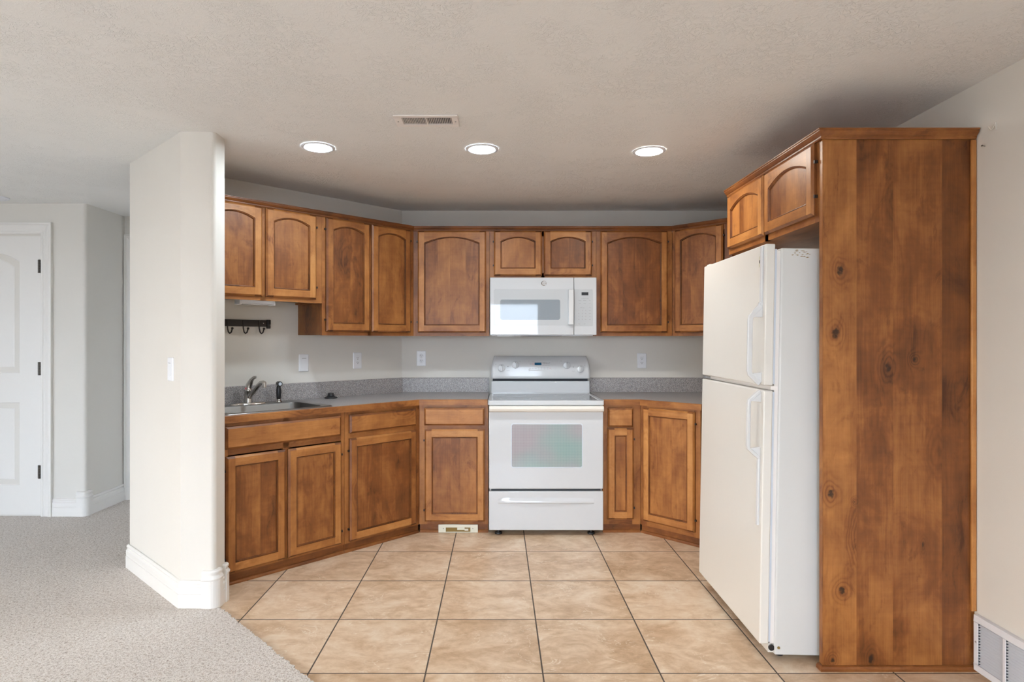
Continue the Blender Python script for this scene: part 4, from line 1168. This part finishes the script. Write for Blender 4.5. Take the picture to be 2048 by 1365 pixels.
# ================================================================== MICROWAVE
MX0, MX1, MZ0, MZ1, MY = -0.057, 0.700, 1.338, 1.746, 4.312
mw = thing('microwave', 'white over-the-range microwave mounted between the wall cabinets', 'microwave', 'O', (.32, 4.5, MZ0))
m = M(); m.box(MX0 + .002, MX1 - .002, MY + .035, CY - .004, MZ0 + .006, MZ1 - .001); m.build('body', APPL_P, mw, bevel=.003)
XD = 0.538
m = M(); m.box(MX0, XD, MY, MY + .034, MZ0, MZ1); md = m.build('microwave_door', APPL, mw, bevel=.004, segs=3)
m = M(); m.box(XD + .0025, MX1, MY, MY + .034, MZ0, MZ1); mc = m.build('control_panel', APPL, mw, bevel=.004, segs=3)
m = M()
m.loops([[(px, MY - dd, pz) for px, pz in rrect(-.030 + ii, .532 - ii, 1.404 + ii, 1.664 - ii, .012, 4)] for ii, dd in ((0, .0002), (.0015, -.001), (.003, .0009))], smooth=False, cap1=True); mg = m.build('door_glass', MWDOOR, md)
m = M()
m.loops([[(px, MY - dd, pz) for px, pz in rrect(.016 + ii, .441 - ii, 1.446 + ii, 1.589 - ii, .014, 5)] for ii, dd in ((0, .0011), (.002, .0011))], smooth=False, cap1=True); m.build('viewing_window', MWGLASS, mg)
m = M(); m.loops([[(px, y, pz) for px, pz in rrect(.498, .535, 1.409, 1.661, .006, 3)] for y in (MY - .0005, MY - .026)] + [[(px, MY - .030, pz) for px, pz in rrect(.501, .532, 1.413, 1.657, .005, 3)]], cap0=True, cap1=True, smooth=False); m.build('door_handle', APPL_P, md, bevel=.002)
bd = (.325, MY, 1.705)
m = M(); m.lathe([(.0175, 0), (.0175, .0015), (.0155, .0030), (.0145, .0022), (.013, .0022)], bd, axis='-y', seg=32); lg = m.build('logo_badge', CHROME, md)
m = M(); m.text('GE', .017, (bd[0] + .001, MY - .0028, bd[2]), shear=.35); m.loops([[(bd[0] + rr * math.cos(2 * math.pi * q / 32), MY - .0029, bd[2] + rr * math.sin(2 * math.pi * q / 32)) for q in range(32)] for rr in (.0128, .0116)], smooth=False); m.build('lettering', PADG, lg)
m = M(); m.loops([[(px, MY - dd, pz) for px, pz in rrect(.545 + ii, .672 - ii, 1.400 + ii, 1.662 - ii, .004, 3)] for ii, dd in ((0, .0002), (.001, .0010))], smooth=False, cap1=True); kp = m.build('keypad', MWDOOR, mc)
m = M(); m.box(.593, .641, MY - .0020, MY - .0010, 1.620, 1.641); m.build('clock_display', LCDK, kp)
m = M(); yk = MY - .0016
def key(m, x, z, w_, h_, mi):
    m.loops([[(px, yk, pz) for px, pz in rrect(x - w_ / 2 + ii, x + w_ / 2 - ii, z - h_ / 2 + ii, z + h_ / 2 - ii, min(w_, h_) * .3, 3)] for ii in (0, .0006)], mi=mi, smooth=False)
    if mi == 1: m.poly([(px, yk, pz) for px, pz in rrect(x - w_ / 2, x + w_ / 2, z - h_ / 2, z + h_ / 2, min(w_, h_) * .3, 3)], 1)
def tx(s, size, x, z, mi=0): m.text(s, size, (x, MY - .0022, z), mi)
tx('CONVENIENCE COOKING', .0043, .617, 1.597)
for s_, x, z in (('Popcorn', .581, 1.583), ('Beverage', .615, 1.583), ('Pizza', .650, 1.583), ('Potato', .581, 1.562), ('Defrost', .615, 1.562), ('Cook', .650, 1.562)):
    key(m, x, z, .030, .014, 2); tx(s_, .0056, x, z)
tx('EXPRESS COOK', .0048, .598, 1.531)
for s_, z in (('Timer', 1.534), ('Power', 1.512), ('Reheat', 1.491), ('Clock', 1.470), ('Sound', 1.448)):
    key(m, .652, z, .026, .013, 2); tx(s_, .0052, .652, z)
for i, s_ in enumerate(('1', '2', '3', '4', '5', '6', '7', '8', '9', 'Off', '0', 'Start')):
    x = .573 + .0247 * (i % 3); z = 1.512 - .0212 * (i // 3)
    key(m, x, z, .017, .014, 1); tx(s_, .010 if len(s_) == 1 else .006, x, z)
key(m, .577, 1.417, .024, .016, 1); tx('Vent', .007, .577, 1.417); key(m, .615, 1.417, .026, .015, 2); tx('Light', .006, .615, 1.417)
m.build('keypad_printing', [INK, PADG, PADG], kp)
m = M(); m.box(MX0 + .01, MX1 - .02, MY + .045, CY - .03, MZ0 - .006, MZ0 + .005); ub = m.build('underside', VENTW, mw, bevel=.002)
m = M(); m.box(.17, .46, MY + .050, CY - .06, MZ0 - .0075, MZ0 - .0055); m.build('cooktop_light_cover', BLACK, ub)
for a, b_ in ((-.005, .11), (.51, .62)):
    m = M(); m.box(a, b_, MY + .055, MY + .2, MZ0 - .008, MZ0 - .0055); m.build('grease_filter', STEEL, ub)

# ================================================================== REFRIGERATOR
# own frame: x along the front (far edge -> near edge), y into the body, z up; leans back slightly
FW = 0.768
fr = thing('refrigerator', 'white top-freezer refrigerator standing beside the tall wooden end panel', 'refrigerator', 'O', (0, 0, 0))
ang = math.radians(-90 - 0.75)
fr.matrix_world = Matrix.Translation((1.0515, 2.447, 0.0)) @ Matrix.Rotation(ang, 4, 'Z') @ Matrix.Rotation(math.radians(-1.0), 4, 'X')
ORG[fr.name] = Vector((0, 0, 0))
x0, x1 = -FW, 0.0
BZ0, BZ1 = 0.030, 1.672
m = M(); m.box(x0 + .004, x1 - .001, .062, .745, BZ0, BZ1); m.build('body', FRIDGE_S, fr, bevel=.006, segs=3)
m = M(); m.box(x0 + .010, x1 - .007, .037, .046, 1.122, BZ1 - .004); m.box(x0 + .010, x1 - .007, .037, .046, .080, 1.090); m.build('door_gasket', GASKET, fr)
m = M(); m.box(x0 + .012, x1 - .012, .046, .064, .062, BZ1 - .010); m.build('cabinet_flange', VENTC, fr)
def fdoor(z0, z1):
    m = M(); m.box(x0, x1, 0.0, .037, z0, z1); return m.build('freezer_door' if z0 > 1 else 'refrigerator_door', FRIDGE, fr, bevel=.005, segs=3)
dz = fdoor(1.116, 1.688); dl = fdoor(0.074, 1.096)
# handles
hx = x1 - .030
def handle(door, pts, strip):
    m = M()
    m.tube(pts, 0, rect=(.020, .013)); 
    for (za, zb, zc) in strip[0]:      # gusset wedges
        m.loops([[(hx + sx, y, z) for y, z in ((0.0005, za), (0.0005, zb), (-.040, zc))] for sx in (-.008, .008)], cap0=True, cap1=True, smooth=False)
    hd = m.build('handle', APPL_P, door, bevel=.003)
    m = M(); a, b_ = strip[1]; m.box(hx - .009, hx + .009, -.009, .0, a, b_); m.build('handle_strip', APPL_P, door, bevel=.002)
P = lambda y, z: (hx, y, z)
handle(dz, [P(-.004, 1.450), P(-.010, 1.436), P(-.046, 1.392), P(-.048, 1.380), P(-.048, 1.172), P(-.046, 1.160), P(-.010, 1.126), P(-.004, 1.122)], [[(1.438, 1.392, 1.392), (1.168, 1.126, 1.162)], (1.440, 1.682)])
handle(dl, [P(-.004, 1.090), P(-.010, 1.086), P(-.046, 1.052), P(-.048, 1.040), P(-.048, .868), P(-.046, .856), P(-.010, .824), P(-.004, .818)], [[(1.088, 1.046, 1.050), (.864, .822, .858)], (.545, .826)])
# badge
m = M(); m.box(x1 - .066, x1 - .044, -.0015, .001, 1.600, 1.645); bg_ = m.build('badge', BADGE, dz, bevel=.001)
m = M(); m.lathe([(.0075, 0), (.0075, .0008), (.0055, .0012)], (x1 - .055, -.0015, 1.622), axis='-y', seg=20); m.build('emblem', IRON, bg_)
# top hinge cover, centre hinge, bottom hinge and rust marks
m = M(); m.box(x0 + .004, x0 + .05, .012, .075, 1.688, 1.697); m.build('hinge_cover', FRIDGE, fr, bevel=.003)
m = M(); m.box(x0 + .002, x1 - .006, .030, .058, 1.098, 1.114); m.build('centre_rail', VENTC, fr)
m = M(); m.box(x0 + .004, x0 + .04, .004, .05, 1.101, 1.111); m.build('centre_hinge', STEEL, fr)
m = M(); m.box(x0 + .02, x1 - .012, .040, .068, .036, .072); m.build('kick_plate', FRIDGE, fr)
m = M(); m.lathe([(.012, 0), (.012, .006)], (x1 - .012, .052, .056), axis='x', seg=16); m.build('leveling_wheel', BLACK, fr)
m = M(); m.lathe([(.006, 0), (.005, .003)], (x1 - .001, .078, .060), axis='x', seg=12); m.build('screw', RUST, fr)
m = M()
random.seed(3)
for i in range(26):
    yy = .10 + random.random() ** 1.3 * .07; zz = BZ1 - .006 - random.random() * .026 - (yy - .10) * .1
    L_ = random.uniform(.004, .018); hh = random.uniform(.0008, .0024)
    m.poly([(x1 - .0006, yy, zz), (x1 - .0006, yy + L_ * .5, zz - hh * .6), (x1 - .0006, yy + L_, zz), (x1 - .0006, yy + L_ * .6, zz + hh)])
m.build('rust_marks', RUST, fr)
for xx in (x0 + .05, x1 - .05):
    for yy in (.10, .70):
        m = M(); m.lathe([(.018, 0), (.018, .02), (.010, .022), (.010, .05)], (xx, yy, .0125 - yy * .0125 ), seg=14); m.build('foot', BLACK, fr)
